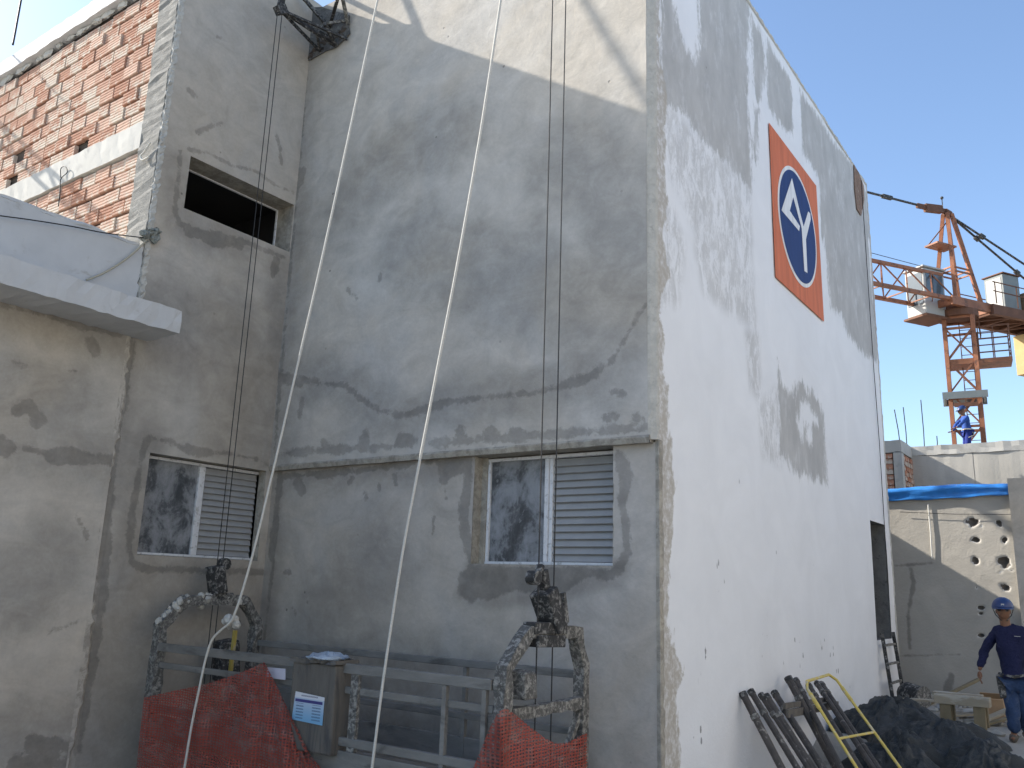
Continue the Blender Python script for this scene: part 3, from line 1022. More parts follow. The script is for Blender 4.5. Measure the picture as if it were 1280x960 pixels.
NB = thing('bounce_building', 'unseen pale block added across the yard to bounce light', 'building', (12, 10, 0))  # unseen block added to bounce sunlight onto the white side wall
M_CREAM = simple('cream_render', (.40, .385, .36), .9, .08, 2, .2)
MB().box((9.0, -6, -.8), (16, 24, 11)).build('wall', M_CREAM, NB)
YW = thing('yard_wall', 'sunlit beige plastered yard wall with knocked holes behind the walking worker', 'wall', (-3, YE, 0))
holes_px = [((1217, 653), 11, 12), ((1249, 654), 5, 6), ((1218, 675), 8, 5), ((1257, 675), 6, 6), ((1219, 702), 6, 11), ((1256, 703), 13, 14), ((1258, 733), 9, 7), ((1221, 734), 6, 6), ((1227, 760), 6, 4), ((1227, 767), 5, 4), ((1226, 794), 5, 4)]
HL = []
for (hx, hy), rx, ry in holes_px:
    c = at(hx, hy, 1, YE)
    HL.append((c[0], c[2], rx / 105.0, ry / 105.0))


def e_relief(u, v):
    d = undul(.006, 1.0, 61)(u, v)
    for i, (a, b, r, s) in enumerate(HL):
        k = np.hypot((u - a) / r, (v - b) / s) + 2.0 * fbm(u, v, 9, 3, 70 + i)
        d = d - .10 * np.clip(1 - k, 0, 1)
    return d


def e_hole(u, v):
    s = np.zeros_like(u)
    for i, (a, b, r, q_) in enumerate(HL):
        k = np.hypot((u - a) / r, (v - b) / q_) + 2.0 * fbm(u, v, 9, 3, 70 + i)
        s = np.maximum(s, np.clip((1 - k) * 2.2, 0, 1))
    return s


e_wet = bands(1, YE, [([(1138, 712), (1142, 728), (1139, 745), (1135, 770), (1137, 810)], .03, .8), ([(1120, 707), (1165, 704)], .02, 1), ([(1190, 845), (1184, 862)], .05, .5), ([(1120, 820), (1200, 818)], .015, 1.2)])
k = Mat('broken_yard_render')
base = k.val((.44, .41, .36), k.rng(k.noise(1.3, 6, .6, dist=.8), .25, .75, .86, 1.12, False))
base = k.val(base, k.math('SUBTRACT', 1, k.math('MULTIPLY', k.rng(k.math('ADD', k.attr('wet'), k.math('MULTIPLY', k.math('SUBTRACT', k.noise(8, 6, .7), .5), .12)), -.02, .03), .4)))
base = k.mix(k.rng(k.attr('hole'), .02, .2), base, (.58, .56, .52))
base = k.mix(k.rng(k.math('ADD', k.attr('hole'), k.math('MULTIPLY', k.math('SUBTRACT', k.noise(18, 4), .5), .8)), .25, .6), base, (.13, .115, .10))
ME_ = k.out(base, .95, k.bump(k.math('ADD', k.noise(22, 6, .65), k.math('MULTIPLY', k.noise(5, 5), 1.0)), .45, .015), spec=.15)
wall('wall', 1, YE, (-5.2, -1.62), (-.1, 3.86), .025, ME_, YW, (), {'wet': e_wet, 'hole': e_hole}, e_relief, -1)
MB().box((-5.2, YE + .16, -.1), (-1.62, YE + .3, 3.83)).box((-5.2, YE + .02, 3.83), (-1.62, YE + .3, 3.9)).build('wall_back', M_CONC, YW)
p, q_ = at(1160, 630, 1, YE - .03), at(1165, 698, 1, YE - .03)
tag(MB().tube([p, (p + q_) / 2 + (.01, 0, 0), q_], .014, 7).build('conduit', simple('pale_plastic', (.72, .70, .64), .6, .06)), 'thin pale conduit pipe running up the beige yard wall', 'pipe')
p, q_ = at(1125, 640, 1, YE - .06), at(1266, 643, 1, YE - .06)
tag(MB().tube([p, p * .5 + q_ * .5 - (0, 0, .02), q_], .006, 5).build('wire', M_CABLE), 'thin wire strung across the beige yard wall below the blue tarp', 'wire')

# the wall end at the right edge
p = at(1263, 640, 1, 19.2)
rp = thing('wall_pier', 'pale wall end at the right edge beside the yard wall', 'wall', (p[0] + .5, 19.3, 0))
wall('face', 1, 19.2, (p[0], p[0] + 2.2), (-.1, 4.13), .06, M_AN, rp, (), {'wet': lambda u, v: u * 0 - 1, 'soft': lambda u, v: .4 + u * 0}, undul(), -1)
MB().box((p[0] + .002, 19.215, -.1), (p[0] + 2.2, YE - .012, 4.12)).build('core', M_CONC, rp)

# blue tarp laid over the yard wall's top
kb = Mat('blue_tarp')
cb = kb.val((.035, .22, .62), kb.rng(kb.noise(5, 5, .6), .25, .75, .8, 1.25, False))
M_BLUE = kb.out(cb, .38, kb.bump(kb.noise(14, 5, .6, (.3, 1, 1)), .5, .02), spec=.5)
q = MB()
xs = np.linspace(-5.2, -1.80, 50)
prof = 12
vs_ = []
for i, x in enumerate(xs):
    for j in range(prof):
        t = j / (prof - 1)
        if t < .5:
            y, z = YE + .32 - t * 2 * .42, 4.02 + .05 * math.sin(t * 6.28) + .025 * math.sin(x * 2.3 + t * 5)
        else:
            s = (t - .5) * 2
            y, z = YE - .10 + .03 * math.sin(s * 5 + x * .7), 4.02 - s * (.20 + .05 * math.sin(x * 1.7 + 1)) + .02 * math.sin(x * 2.3 + 2.5)
        vs_.append((x, y + .012 * math.sin(x * 5 + j), z + .012 * math.sin(x * 9 + j * 2)))
q.add(vs_, [(i * prof + j, i * prof + j + 1, (i + 1) * prof + j + 1, (i + 1) * prof + j) for i in range(49) for j in range(prof - 1)])
o = tag(q.build('blue_tarp', M_BLUE, smooth=True), 'bright blue plastic tarp lying along the top of the yard wall', 'tarp')
sm_ = o.modifiers.new('thick', 'SOLIDIFY')
sm_.thickness = .012

# far cast concrete wall with its clay brick pier
FW = thing('concrete_wall', 'sunlit cast concrete wall in front of the tower crane', 'wall', (0, YF, 0))
zf = 5.96
fx0 = at(1138, 585, 1, YF)[0]
k = Mat('cast_wall')
c = k.val((.50, .475, .42), k.rng(k.noise(1.1, 6, .62, (1, 1, .6)), .25, .75, .8, 1.15, False))
c = k.mix(k.rng(k.noise(9, 7, .7), .6, .74), c, (.30, .29, .27))
tie = k.voro(1.45, feat='F1', rnd=.25)
c = k.mix(k.math('MULTIPLY', k.rng(tie, .03, .05, 1, 0), .7), c, (.16, .155, .15))
M_FW = k.out(c, .92, k.bump(k.noise(20, 6, .65), .4, .015), spec=.15)
px = [fx0 - .3, -3.2, -1.9, 0.3, 2.5, 6.0]
for a, b in zip(px[:-1], px[1:]):
    rough_box('cast_panel', (a + .004, YF + rng.normal(0, .004), -.1), (b - .004, YF + .3, zf - .26), M_FW, FW, .003, 14)
rough_box('top_beam', (px[0], YF - .025, zf - .255), (px[-1], YF + .3, zf), M_CONCF, FW, .008, 60)

yp = 24.6
a0, a1 = at(1117.3, 585, 1, yp)[0], at(1128, 585, 1, yp)[0]
zp = at(1122, 550, 1, yp)[2]
PR = thing('brick_pier', 'clay brick pier with a pale concrete column standing before the far concrete wall', 'pier', (a0, yp, 0))
rough_box('column', (a0, yp, -.1), (a1, yp + .28, zp - .33), M_CONCF, PR, .006, 20, 2)
rough_box('top_beam', (a0 - 1.6, yp - .01, zp - .325), (a1 + .01, YF - .03, zp), M_CONCF, PR, .008, 14)
MB().box((a0 - 1.6, yp + .09, -.1), (a0 - .002, yp + .2, zp - .34)).box((a1 - .12, yp + .285, -.1), (a1 - .07, YF - .04, zp - .34)).build('joint_core', M_MORTAR, PR)
fb = MB().box((0, 0, 0), (.235, .09, .125))
fbo = fb.build('brick', M_BRICKF, PR)
first = True
for fc in range(2):
    n_ = 9
    for r in range(n_):
        z = zp - .34 - (r + 1) * .143
        for c_ in range(3 if fc == 0 else 5):
            o = fbo if first else link('brick', fbo.data, PR)
            first = False
            if fc == 0:
                o.location = (a0 - .26 - c_ * .25 - (r % 2) * .1 + (.1 if c_ == 0 and r % 2 else 0), yp + rng.normal(.02, .015), z)
            else:
                o.rotation_euler = (0, 0, math.pi / 2)
                o.location = (a1 + rng.normal(-.0, .012), yp + .30 + c_ * .255 + (r % 2) * .02, z)
for i, ((x0, y0), (x1, y1)) in enumerate((((1118, 512), (1124, 550)), ((1129, 509), (1133, 554)), ((1151, 500), (1155, 556)), ((1171, 545), (1171, 558)))):
    yq = 25.2 if i < 1 else YF + .12
    p, q_ = at(x0, y0, 1, yq), at(x1, y1, 1, yq)
    q_ = q_ + (q_ - p) * .4
    lb = ['leftmost thin rebar rising above the brick pier', 'thin rebar just right of the brick pier top', 'tallest thin rebar standing on the far concrete wall', 'short stub of rebar on the far concrete wall nearest the crane'][i]
    tag(MB().tube([p, p * .5 + q_ * .5 + (.015, 0, 0), q_], .013, 6).build('rebar', M_CABLE), lb, 'rebar', 'rebar along the far wall')

# ------------------------------------------------------------------ the tower crane
CR = thing('tower_crane', 'orange rusty tower crane with lattice mast, cab and counter jib', 'crane', (-4.05, 32.3, 0))
k = Mat('crane_paint')
c = k.val((.31, .125, .062), k.rng(k.noise(1.5, 5, .6), .25, .75, .7, 1.3, False))
c = k.mix(k.rng(k.noise(5, 7, .7), .5, .68), c, (.13, .06, .04))
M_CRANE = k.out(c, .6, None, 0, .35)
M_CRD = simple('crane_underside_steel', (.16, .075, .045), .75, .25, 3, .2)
M_CAB = simple('cab_cream', (.42, .415, .39), .5, .06, 3, .05)
M_CABG = simple('cab_glass', (.10, .125, .14), .15, .05, 3, .0, spec=.6)
M_BOX = simple('cabinet_grey', (.21, .225, .215), .55, .08, 3, .05)
M_BAL = simple('ballast_ochre', (.48, .35, .17), .85, .1, 2, .2)
ph = math.radians(31)
J = np.array([-math.sin(ph), -math.cos(ph), 0])      # along the jib
K = np.array([math.cos(ph), -math.sin(ph), 0])       # across it, to the right seen from the eye
C0 = np.array([-4.05, 32.3, 0])
cz = lambda a, b, z: C0 + J * a + K * b + np.array([0, 0, z])


def cbar(name, p, q, w, mat=None, parent=None):
    return MB().bar(p, q, w).build(name, mat or M_CRANE, parent or CR)


hs = .44
tw = math.radians(8)
MX, MY = np.array([math.cos(tw), math.sin(tw), 0]), np.array([-math.sin(tw), math.cos(tw), 0])
ms = lambda a, b, z: C0 + MX * a + MY * b + np.array([0, 0, z])
zs_ = [1.0, 2.4, 3.8, 5.2, 6.35, 7.5, 8.65, 9.8, 10.95, 11.35]
sg = [(-hs, -hs), (hs, -hs), (hs, hs), (-hs, hs)]
for a, b in sg:
    cbar('mast_leg', ms(a, b, 0), ms(a, b, 11.4), .13)
for i, (z0, z1) in enumerate(zip(zs_[:-1], zs_[1:])):
    for s in range(4):
        p, q_ = sg[s], sg[(s + 1) % 4]
        cbar('mast_rail', ms(*p, z1), ms(*q_, z1), .075)
        if i < 8 and s != 2:
            a, b = (p, q_) if (i + s) % 2 else (q_, p)
            cbar('mast_brace', ms(*a, z0), ms(*b, z1), .07)
            if s == 0 or i > 4:
                cbar('mast_brace', ms(*b, z0 + .02), ms(*a, z1 + .02), .05)
# collar and side platform with its guard rail
for sgn in (-1, 1):
    MB().bar(ms(-.68, sgn * .62, 8.55), ms(.68, sgn * .62, 8.55), .06, .24).build('collar', M_BOX, CR)
    MB().bar(ms(sgn * .6, -.6, 8.58), ms(sgn * .6, .6, 8.58), .06, .2).build('collar', M_BOX, CR)
MB().bar(ms(-.35, -.66, 8.2), ms(.35, -.66, 8.2), .05, .14).build('collar', M_CRD, CR)
pl = MB().bar(ms(-.4, 0, 9.72), ms(1.5, 0, 9.72), .95, .14).build('platform', M_CRANE, CR)
for a in (.55, 1.0, 1.48):
    for b in (-.45, .45):
        cbar('guard_post', ms(a, b, 9.8), ms(a, b, 10.95), .03, M_CRD, pl)
for z in (10.0, 10.25, 10.5, 10.72, 10.93):
    cbar('guard_rail', ms(.5, -.45, z), ms(1.48, -.45, z), .025, M_CRD, pl)
    cbar('guard_rail', ms(.5, .45, z), ms(1.48, .45, z), .025, M_CRD, pl)
    cbar('guard_rail', ms(1.48, -.45, z), ms(1.48, .45, z), .025, M_CRD, pl)
lad = MB()
for b in (-.18, .18):
    lad.bar(ms(.2 + b, .1, 5.2), ms(.2 + b, .1, 11.3), .03)
for z in np.arange(5.3, 11.3, .3):
    lad.bar(ms(.02, .1, z), ms(.38, .1, z), .02)
lad.build('ladder', M_CRD, CR)
lad = MB()
for b in (0, .32):
    lad.bar(ms(.66, b, 10.7), ms(.6, b, 11.9), .03)
for z in np.arange(10.75, 11.9, .25):
    lad.bar(ms(.64, 0, z), ms(.64, .32, z), .02)
lad.build('ladder', M_CRD, CR)
# slewing ring and turntable
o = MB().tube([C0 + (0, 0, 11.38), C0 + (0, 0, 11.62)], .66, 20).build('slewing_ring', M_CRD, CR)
q = MB()
for b in (-.55, .55):
    q.bar(cz(-1.1, b, 11.78), cz(.95, b, 11.78), .14, .30)
for a in (-1.0, -.35, .3, .9):
    q.bar(cz(a, -.55, 11.78), cz(a, .55, 11.78), .12, .26)
q.build('turntable', M_CRANE, CR)
q = MB()
for a in range(9):
    q.bar(cz(.2 + .09 * a, -.72, 11.7), cz(.2 + .09 * a, -.72, 12.02), .04)
q.build('gear_guard', M_CRANE, CR)
# cat head: four legs leaning to one head
AP = at(1184, 268, 1, 32.3)
top = AP[2]
for a, b in ((.55, -.42), (.55, .42), (-.72, .42), (-.72, -.42)):
    cbar('tower_head_leg', cz(a, b, 11.9), cz((AP - C0)[:2] @ J[:2] + (.1 if a > 0 else -.1), (AP - C0)[:2] @ K[:2] + b * .22, top), .12)
ja, jb = (AP - C0)[:2] @ J[:2], (AP - C0)[:2] @ K[:2]
for z in (13.05, 13.2):
    f = (z - 11.9) / (top - 11.9)
    g4 = [(.55 + (ja + .1 - .55) * f, -.42 + (jb - .09 + .42) * f), (.55 + (ja + .1 - .55) * f, .42 + (jb + .09 - .42) * f), (-.72 + (ja - .1 + .72) * f, .42 + (jb + .09 - .42) * f), (-.72 + (ja - .1 + .72) * f, -.42 + (jb - .09 + .42) * f)]
    for s in range(4):
        cbar('tower_head_rail', cz(*g4[s], z), cz(*g4[(s + 1) % 4], z), .05)
MB().bar(cz(ja + .9, jb - .05, 14.05), cz(ja - .05, jb - .05, 14.05), .55, .06).build('head_platform', M_CRANE, CR)
cbar('head_strut', cz(ja + .85, jb - .2, 14.08), cz(ja, jb, top - .25), .035, M_CRD)
q = MB().tube([cz(ja - .12, jb, top + .02), cz(ja + .12, jb, top + .08)], .13, 10)
q.bar(cz(ja + .05, jb, top + .1), cz(ja + 1.5, jb, top + .02), .1, .16).bar(cz(ja + .3, jb, top + .12), cz(ja + 1.1, jb, top + .02), .16, .28)
q.build('tie_sheave', M_CRD, CR)
cbar('mast_light', cz(ja + .2, jb, top + .15), cz(ja + .2, jb, top + .55), .03, M_BLACK)
MB().ball(cz(ja + .2, jb, top + .6), .06, 8).build('lamp', M_BLACK, CR)
# jib: one top chord, two bottom chords, lacing
JL = 31.0
jz0, jz1 = 11.86, 12.92
JZ = lambda a: -a * .02
cbar('jib_chord', cz(.6, 0, jz1), cz(JL, 0, jz1 + JZ(JL)), .11)
for b in (-.5, .5):
    cbar('jib_chord', cz(.4, b, jz0), cz(JL, b, jz0 + JZ(JL)), .12)
stp = 1.15
na = int(JL / stp)
for i in range(na):
    a = .6 + i * stp
    if i < 8:
        for b in (-.5, .5):
            cbar('jib_lacing', cz(a, b, jz0 + JZ(a)), cz(a + stp / 2, 0, jz1 + JZ(a)), .045)
            cbar('jib_lacing', cz(a + stp / 2, 0, jz1 + JZ(a)), cz(a + stp, b, jz0 + JZ(a)), .045)
        cbar('jib_lacing', cz(a, -.5, jz0 + JZ(a)), cz(a, .5, jz0 + JZ(a)), .04)
        cbar('jib_lacing', cz(a, -.5, jz0 + JZ(a)), cz(a + stp, .5, jz0 + JZ(a)), .03)
q = MB()
for i in range(8, na):
    a = .6 + i * stp
    for b in (-.5, .5):
        q.bar(cz(a, b, jz0 + JZ(a)), cz(a + stp / 2, 0, jz1 + JZ(a)), .06)
        q.bar(cz(a + stp / 2, 0, jz1 + JZ(a)), cz(a + stp, b, jz0 + JZ(a)), .06)
    q.bar(cz(a, -.5, jz0 + JZ(a)), cz(a + stp, .5, jz0 + JZ(a)), .04)
q.build('outer_lacing', M_CRANE, CR)['kind'] = 'stuff'
# tie bars
t0 = at(1160, 264, 1, 32.0)
t1 = cz(22, 0, jz1)
tb = cz(ja + 1.4, jb, top + .05)
o = MB().tube([tb, cz(14, 0, 15.2)], .045, 6).build('jib_tie', M_BLACK, CR)
MB().tube([cz(14, 0, 15.2), cz(27, 0, jz1 + .1)], .045, 6).build('jib_tie', M_BLACK, CR)
d = (cz(14, 0, 15.2) - tb) / np.linalg.norm(cz(14, 0, 15.2) - tb)
MB().bar(tb + d * 1.3, tb + d * 1.75, .12).build('tie_joint', M_BLACK, CR)
MB().tube([cz(.2, 0, 13.05), cz(24, 0, 13.55)], .012, 5).build('hoist_rope', M_CABLE, CR)
# counter jib
cl = 9.5
for b in (-.65, .65):
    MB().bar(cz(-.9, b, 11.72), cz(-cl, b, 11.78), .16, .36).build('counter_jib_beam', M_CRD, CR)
q = MB()
for i in range(9):
    a = -1.0 - i * .95
    q.bar(cz(a, -.65, 11.6), cz(a - .95, .65, 11.6), .07).bar(cz(a, .65, 11.6), cz(a, -.65, 11.6), .07)
q.build('counter_jib_bracing', M_CRD, CR)
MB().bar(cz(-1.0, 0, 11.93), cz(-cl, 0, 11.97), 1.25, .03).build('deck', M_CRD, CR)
for b in (-.72, .72):
    for a in (-1.1, -2.2, -3.3, -5, -6.5, -8):
        cbar('guard_post', cz(a, b, 11.95), cz(a, b, 12.75), .035, M_CRD)
    cbar('guard_rail', cz(-1.0, b, 12.74), cz(-8.6, b, 12.76), .03, M_CRD)
    cbar('guard_rail', cz(-1.0, b, 12.4), cz(-8.6, b, 12.42), .03, M_CRD)


def cbox(name, a0, a1, b0, b1, z0, z1, mat, parent=CR, bev=.015):
    P8 = [cz(a, b, z) for z in (z0, z1) for a, b in ((a0, b0), (a1, b0), (a1, b1), (a0, b1))]
    return MB().add(P8, [(0, 3, 2, 1), (4, 5, 6, 7), (0, 1, 5, 4), (1, 2, 6, 5), (2, 3, 7, 6), (3, 0, 4, 7)]).build(name, mat, parent, bevel=bev)


cb_ = cbox('cabinet', -3.05, -2.2, -.5, .25, 12.05, 13.42, M_BOX)
cbox('cabinet_door', -2.195, -2.185, -.42, .17, 12.15, 13.3, M_CAB, cb_, 0)
cbox('cabinet_lid', -3.1, -2.15, -.56, .31, 13.425, 13.46, M_CRD, cb_, 0)
cbox('winch_box', -4.3, -3.25, -.55, .4, 12.0, 12.85, simple('winch_brown', (.22, .15, .09), .8, .2, 3))
cbox('ballast', -4.5, -3.62, -.6, .6, 9.95, 11.45, M_BAL)
cbox('ballast', -5.5, -4.56, -.6, .6, 9.95, 11.45, M_BAL)
tb2 = cz(ja - .1, jb, top)
for b, a in ((-.6, -8.6), (.6, -8.6)):
    e = cz(a, b, 12.0)
    MB().tube([tb2, e], .04, 6).build('counter_tie', M_BLACK, CR)
    d = (e - tb2)
    for f in (.16, .42):
        MB().bar(tb2 + d * f, tb2 + d * (f + .025), .13).build('tie_joint', M_BLACK, CR)
# the cab hung beside the mast, left of it
p0 = at(1157, 370, 1, 31.6)
ca, cbk = (p0 - C0)[:2] @ J[:2], (p0 - C0)[:2] @ K[:2]
cab = cbox('cab', ca - .5, ca + .5, cbk - .40, cbk + .40, 11.35, 13.05, M_CAB, CR, .05)
cbox('cab_window', ca - .40, ca + .40, cbk - .412, cbk - .404, 12.1, 12.9, M_CABG, cab, 0)
cbox('cab_window', ca + .504, ca + .512, cbk - .32, cbk + .32, 11.75, 12.9, M_CABG, cab, 0)
cbox('cab_window', ca - .40, ca + .40, cbk + .404, cbk + .412, 12.0, 12.9, M_CABG, cab, 0)
cbox('cab_roof', ca - .56, ca + .56, cbk - .46, cbk + .46, 13.055, 13.12, M_CAB, cab, .02)
cbox('cab_floor', ca - .6, ca + .6, cbk - .48, cbk + .48, 11.27, 11.345, M_CRD, cab, 0)

# unseen steel lattice added left of view to cast bands on the clay blocks
LB = thing('shadow_lattice', 'unseen steel lattice added beyond the left edge to shade the clay blocks', 'shadow caster', (-16.5, 4.5, 5.0))


def from_shadow(x, y, back):
    return at(x, y, 1, YD) - SUN / SUN[1] * back


c1 = [from_shadow(-60, 98, .9), from_shadow(125, 268, .9)]
c2 = [from_shadow(-60, 124, .9), from_shadow(125, 296, .9)]
for a, b in (c1, c2):
    MB().bar(a, b, .07).build('chord', M_CRD, LB)
for i in range(12):
    f0, f1 = i / 12, (i + 1) / 12
    p, q_ = (c1, c2) if i % 2 else (c2, c1)
    MB().bar(p[0] + (p[1] - p[0]) * f0, q_[0] + (q_[1] - q_[0]) * f1, .035).build('lacing', M_CRD, LB)
MB().tube([from_shadow(-10, 36, .9), from_shadow(96, 142, .9)], .018, 6).build('stay', M_CABLE, LB)
MB().bar((c2[0] + c1[0]) / 2, (c1[0][0], c1[0][1], 5.0), .1).build('post', M_CRD, LB)

# ------------------------------------------------------------------ the hanging work platform
XL, XR, YN, YV = -8.9, -4.2, 5.82, 7.17
ST = thing('hanging_platform', 'mortar-covered hanging work platform with two arched steel end frames', 'scaffold', (-6.5, 6.5, .05))
SQ = math.pi / 4


def sqtube(name, pts, w, mat, parent, jit=0.0, bev=.008):
    q = MB()
    # subdivide so that the mortar crust can be uneven
    P_ = []
    for a, b in zip(pts[:-1], pts[1:]):
        a, b = np.array(a, float), np.array(b, float)
        n = max(1, int(np.linalg.norm(b - a) / .12))
        for i in range(n):
            P_.append(a + (b - a) * i / n)
    P_.append(np.array(pts[-1], float))
    q.tube(P_, w * .707, 4, rot=SQ)
    return q.build(name, mat, parent, jitter=jit)


aR = lambda x, y: at(x, y, 0, XR)
aL = lambda x, y: at(x, y, 0, XL)
n0, n1, f1_, f0_ = aR(630, 835), aR(659, 790), aR(718, 790), aR(727, 832)
low = lambda p, z: np.array([p[0], p[1], z])
sqtube('arch_frame', [low(n0, -.05), n0, n1, f1_, f0_, low(f0_, -.05)], .105, M_STEEL, ST, .006)
c0_, c1_ = aR(636, 893), aR(729, 880)
sqtube('cross_bar', [low(n0, c0_[2]) + (0, .06, 0), low(f0_, c0_[2]) - (0, .06, 0)], .09, M_STEEL, ST, .005)
sqtube('cross_bar', [low(n0, .15) + (0, .06, 0), low(f0_, .15) - (0, .06, 0)], .09, M_STEEL, ST, .005)
sqtube('brace', [low(f0_, c0_[2] - .1) - (0, .05, 0), low(f0_, .3) - (0, .3, 0)], .05, M_STEEL, ST, .003)
m0, m1, g1_, g0_ = aL(201, 782), aL(232, 750), aL(305, 750), aL(320, 780)
sqtube('arch_frame', [low(m0, -.05), m0, m1, g1_, g0_, low(g0_, -.05)], .115, M_STEEL, ST, .009)
sqtube('cross_bar', [low(m0, .15) + (0, .06, 0), low(g0_, .15) - (0, .06, 0)], .09, M_STEEL, ST, .005)
q = MB()
for k in range(26):
    f = random.random()
    p = np.array(m0) * (1 - f) + np.array(m1) * f if k < 15 else np.array(m1) * (1 - f) + np.array(g1_) * f
    q.ball(p + rng.normal(0, .03, 3) + (.02, 0, .03), random.uniform(.02, .05), 7)
q.build('mortar_crust', M_ROUGH, ST, jitter=.006)['kind'] = 'stuff'
# rails on the near and the far side
zr = at(615, 856, 1, YN)[2]
zr2 = at(560, 866, 1, YN)[2]


def rail(name, y, z, w, h, mat=M_GALV):
    return MB().bar((XL + .07, y, z), (XR - .07, y, z), w, h).build(name, mat, ST, bevel=.006)


rail('guard_rail', YN, zr, .05, .085)
rail('guard_rail', YN + .03, zr - .19, .04, .06)
rail('guard_rail', YN, zr - .62, .05, .07)
rail('guard_rail', YV, zr, .05, .07)
rail('guard_rail', YV, zr - .50, .04, .06)
rail('toe_board', YN - .01, .18, .03, .22)
rail('toe_board', YV, .18, .03, .22)
for x_px in (443, 556, 606):
    x = at(x_px, 880, 1, YN)[0]
    MB().bar((x, YN + .002, .1), (x, YN + .002, zr - .045), .045 if x_px != 443 else .09, .04).build('post', M_STEEL if x_px == 443 else M_GALV, ST)
for x in (-7.8, -5.6):
    MB().bar((x, YV, .1), (x, YV, zr - .04), .045).build('post', M_GALV, ST)
for i in range(4):
    MB().box((XL + .1, YN + .05 + i * .33, .02), (XR - .1, YN + .36 + i * .33, .06)).build('floor_plank', simple('platform_plank', (.26, .22, .17), .9, .2, 4, .4, .01, dirt=(.40, .38, .35), s=(.2, 1, 1)) if i == 0 else bpy.data.materials['platform_plank'], ST)
# hoists
H = MB()
H.bar(aR(679, 738), aR(693, 785), .17, .20, (1, 0, 0)).bar(aR(678, 712), aR(682, 740), .07, .09, (1, 0, 0))
H.bar(aR(676, 706), aR(670, 726), .05, .07, (1, 0, 0))
hR = H.build('hoist', M_BLACK, ST, bevel=.015, jitter=.004)
p = aR(667, 722)
MB().tube([p - (.05, 0, 0), p + (.05, 0, 0)], .06, 12).build('sheave', M_BLACK, hR)
MB().bar(aR(661, 785), aR(702, 785), .13, .10).bar(aR(664, 801), aR(698, 801), .16, .10).build('clamp', M_BLACK, hR, bevel=.01)
MB().bar(aR(699, 740), aR(703, 778), .04, .12, (1, 0, 0)).build('side_plate', M_STEEL, hR, jitter=.004)
MB().bar(aR(649, 838), aR(649, 873), .24, .17, (0, 1, 0)).build('motor', M_STEEL, hR, bevel=.02, jitter=.006)
H = MB()
H.bar(aL(269, 708), aL(272, 742), .16, .17, (1, 0, 0)).bar(aL(262, 748), aL(290, 748), .12, .13)
hL = H.build('hoist', M_BLACK, ST, bevel=.015, jitter=.006)
p = aL(280, 705)
MB().tube([p - (.05, 0, 0), p + (.05, 0, 0)], .07, 12).build('sheave', M_BLACK, hL)
MB().bar(aL(283, 800), aL(283, 850), .22, .24, (0, 1, 0)).build('motor', M_BLACK, hL, bevel=.03, jitter=.008)

# hoist cables
for x, pxx, base_z, lb in ((XR, 681, .2, 'left strand of the dark cable pair hanging before the window with the right hoist'), (XR, 699, .2, 'right strand of the dark cable pair hanging before the window with the right hoist')):
    y = at(pxx, 400, 0, x)[1]
    tag(MB().tube([(x, y, base_z), (x, y, 10.55)], .0068, 6).build('steel_cable', M_CABLE), lb, 'cable', 'hoist cables')
bz = aL(350, 12)
for pxx, lb in ((307, 'left strand of the dark cable pair hanging over the slit opening'), (313.5, 'right strand of the dark cable pair hanging over the slit opening')):
    y = at(pxx, 380, 0, XL)[1]
    tag(MB().tube([(XL, y, .2), (XL, y, bz[2])], .0055, 6).build('steel_cable', M_CABLE), lb, 'cable', 'hoist cables')
# the bracket in the inner corner
BR = thing('cable_bracket', 'black steel strut bracket fixed in the inner corner under the roof', 'bracket', (XL, YB, 9.4))
bw = lambda x, y: at(x, y, 1, YB - .02)
MB().bar(bz - (0, .05, .05), bz + (0, .08, .06), .10, .12).build('cable_shoe', M_BLACK, BR)
MB().bar(bz + (0, 0, .05), bz + (.03, .02, .40), .07).build('shoe_strut', M_BLACK, BR)
for a, w in (((419, 57), .04), ((434, 49), .035), ((398, 62), .035), ((409, 46), .045)):
    MB().bar(bz, bw(*a), w).build('strut', M_BLACK, BR)
for a, b, w in (((376, -6), (406, 28), .045), ((424, -8), (411, 36), .045), ((427, -8), (435, 30), .045), ((404, 30), (433, 26), .035), ((406, 30), (420, 57), .045), ((396, 40), (400, 64), .035)):
    p, q_ = at(*a, 1, YB - .35), bw(*b)
    MB().bar(p, q_, w).build('strut', M_STEEL if b[0] > 430 else M_BLACK, BR)
q = MB()
for k in range(22):
    f = random.random()
    a = at(384 + 52 * f, 70 - 34 * f + rng.normal(0, 4), 1, YB - .01)
    q.ball(a, (random.uniform(.03, .1), .03, random.uniform(.02, .06)), 7)
q.build('mortar_ledge', M_MORTAR, BR, jitter=.01)['kind'] = 'stuff'
# frames on the roofs that carry cables and throw the bar shadows
OR = thing('roof_outrigger', 'steel outrigger beam on the roof above the right hoist', 'outrigger', (XR, 9, 9.85))
MB().bar((XR, 6.1, 10.6), (XR, 11, 10.6), .1, .16).build('beam', M_STEEL, OR)
MB().bar((XR, 8.2, 9.85), (XR, 8.2, 10.52), .08).build('post', M_STEEL, OR)
MB().bar((XR, 10.8, 9.85), (XR, 10.8, 10.52), .08).build('post', M_STEEL, OR)
RF = thing('roof_guard_frame', 'steel bar frame standing on the upper roof edge', 'frame', (-9.6, 6.8, ZA - .12))
xf = -9.62
for a, b, w in (((7.75, 11.07), (6.70, 10.63), .055), ((6.98, 12.0), (6.71, 10.6), .045), ((6.17, 12.6), (5.72, 10.45), .04), ((6.71, 10.62), (6.71, 10.25), .07), ((5.72, 10.47), (5.72, 10.25), .07), ((6.17, 12.55), (6.4, 13.2), .05)):
    MB().bar((xf, *a), (xf, *b), w).build('bar', M_STEEL, RF)

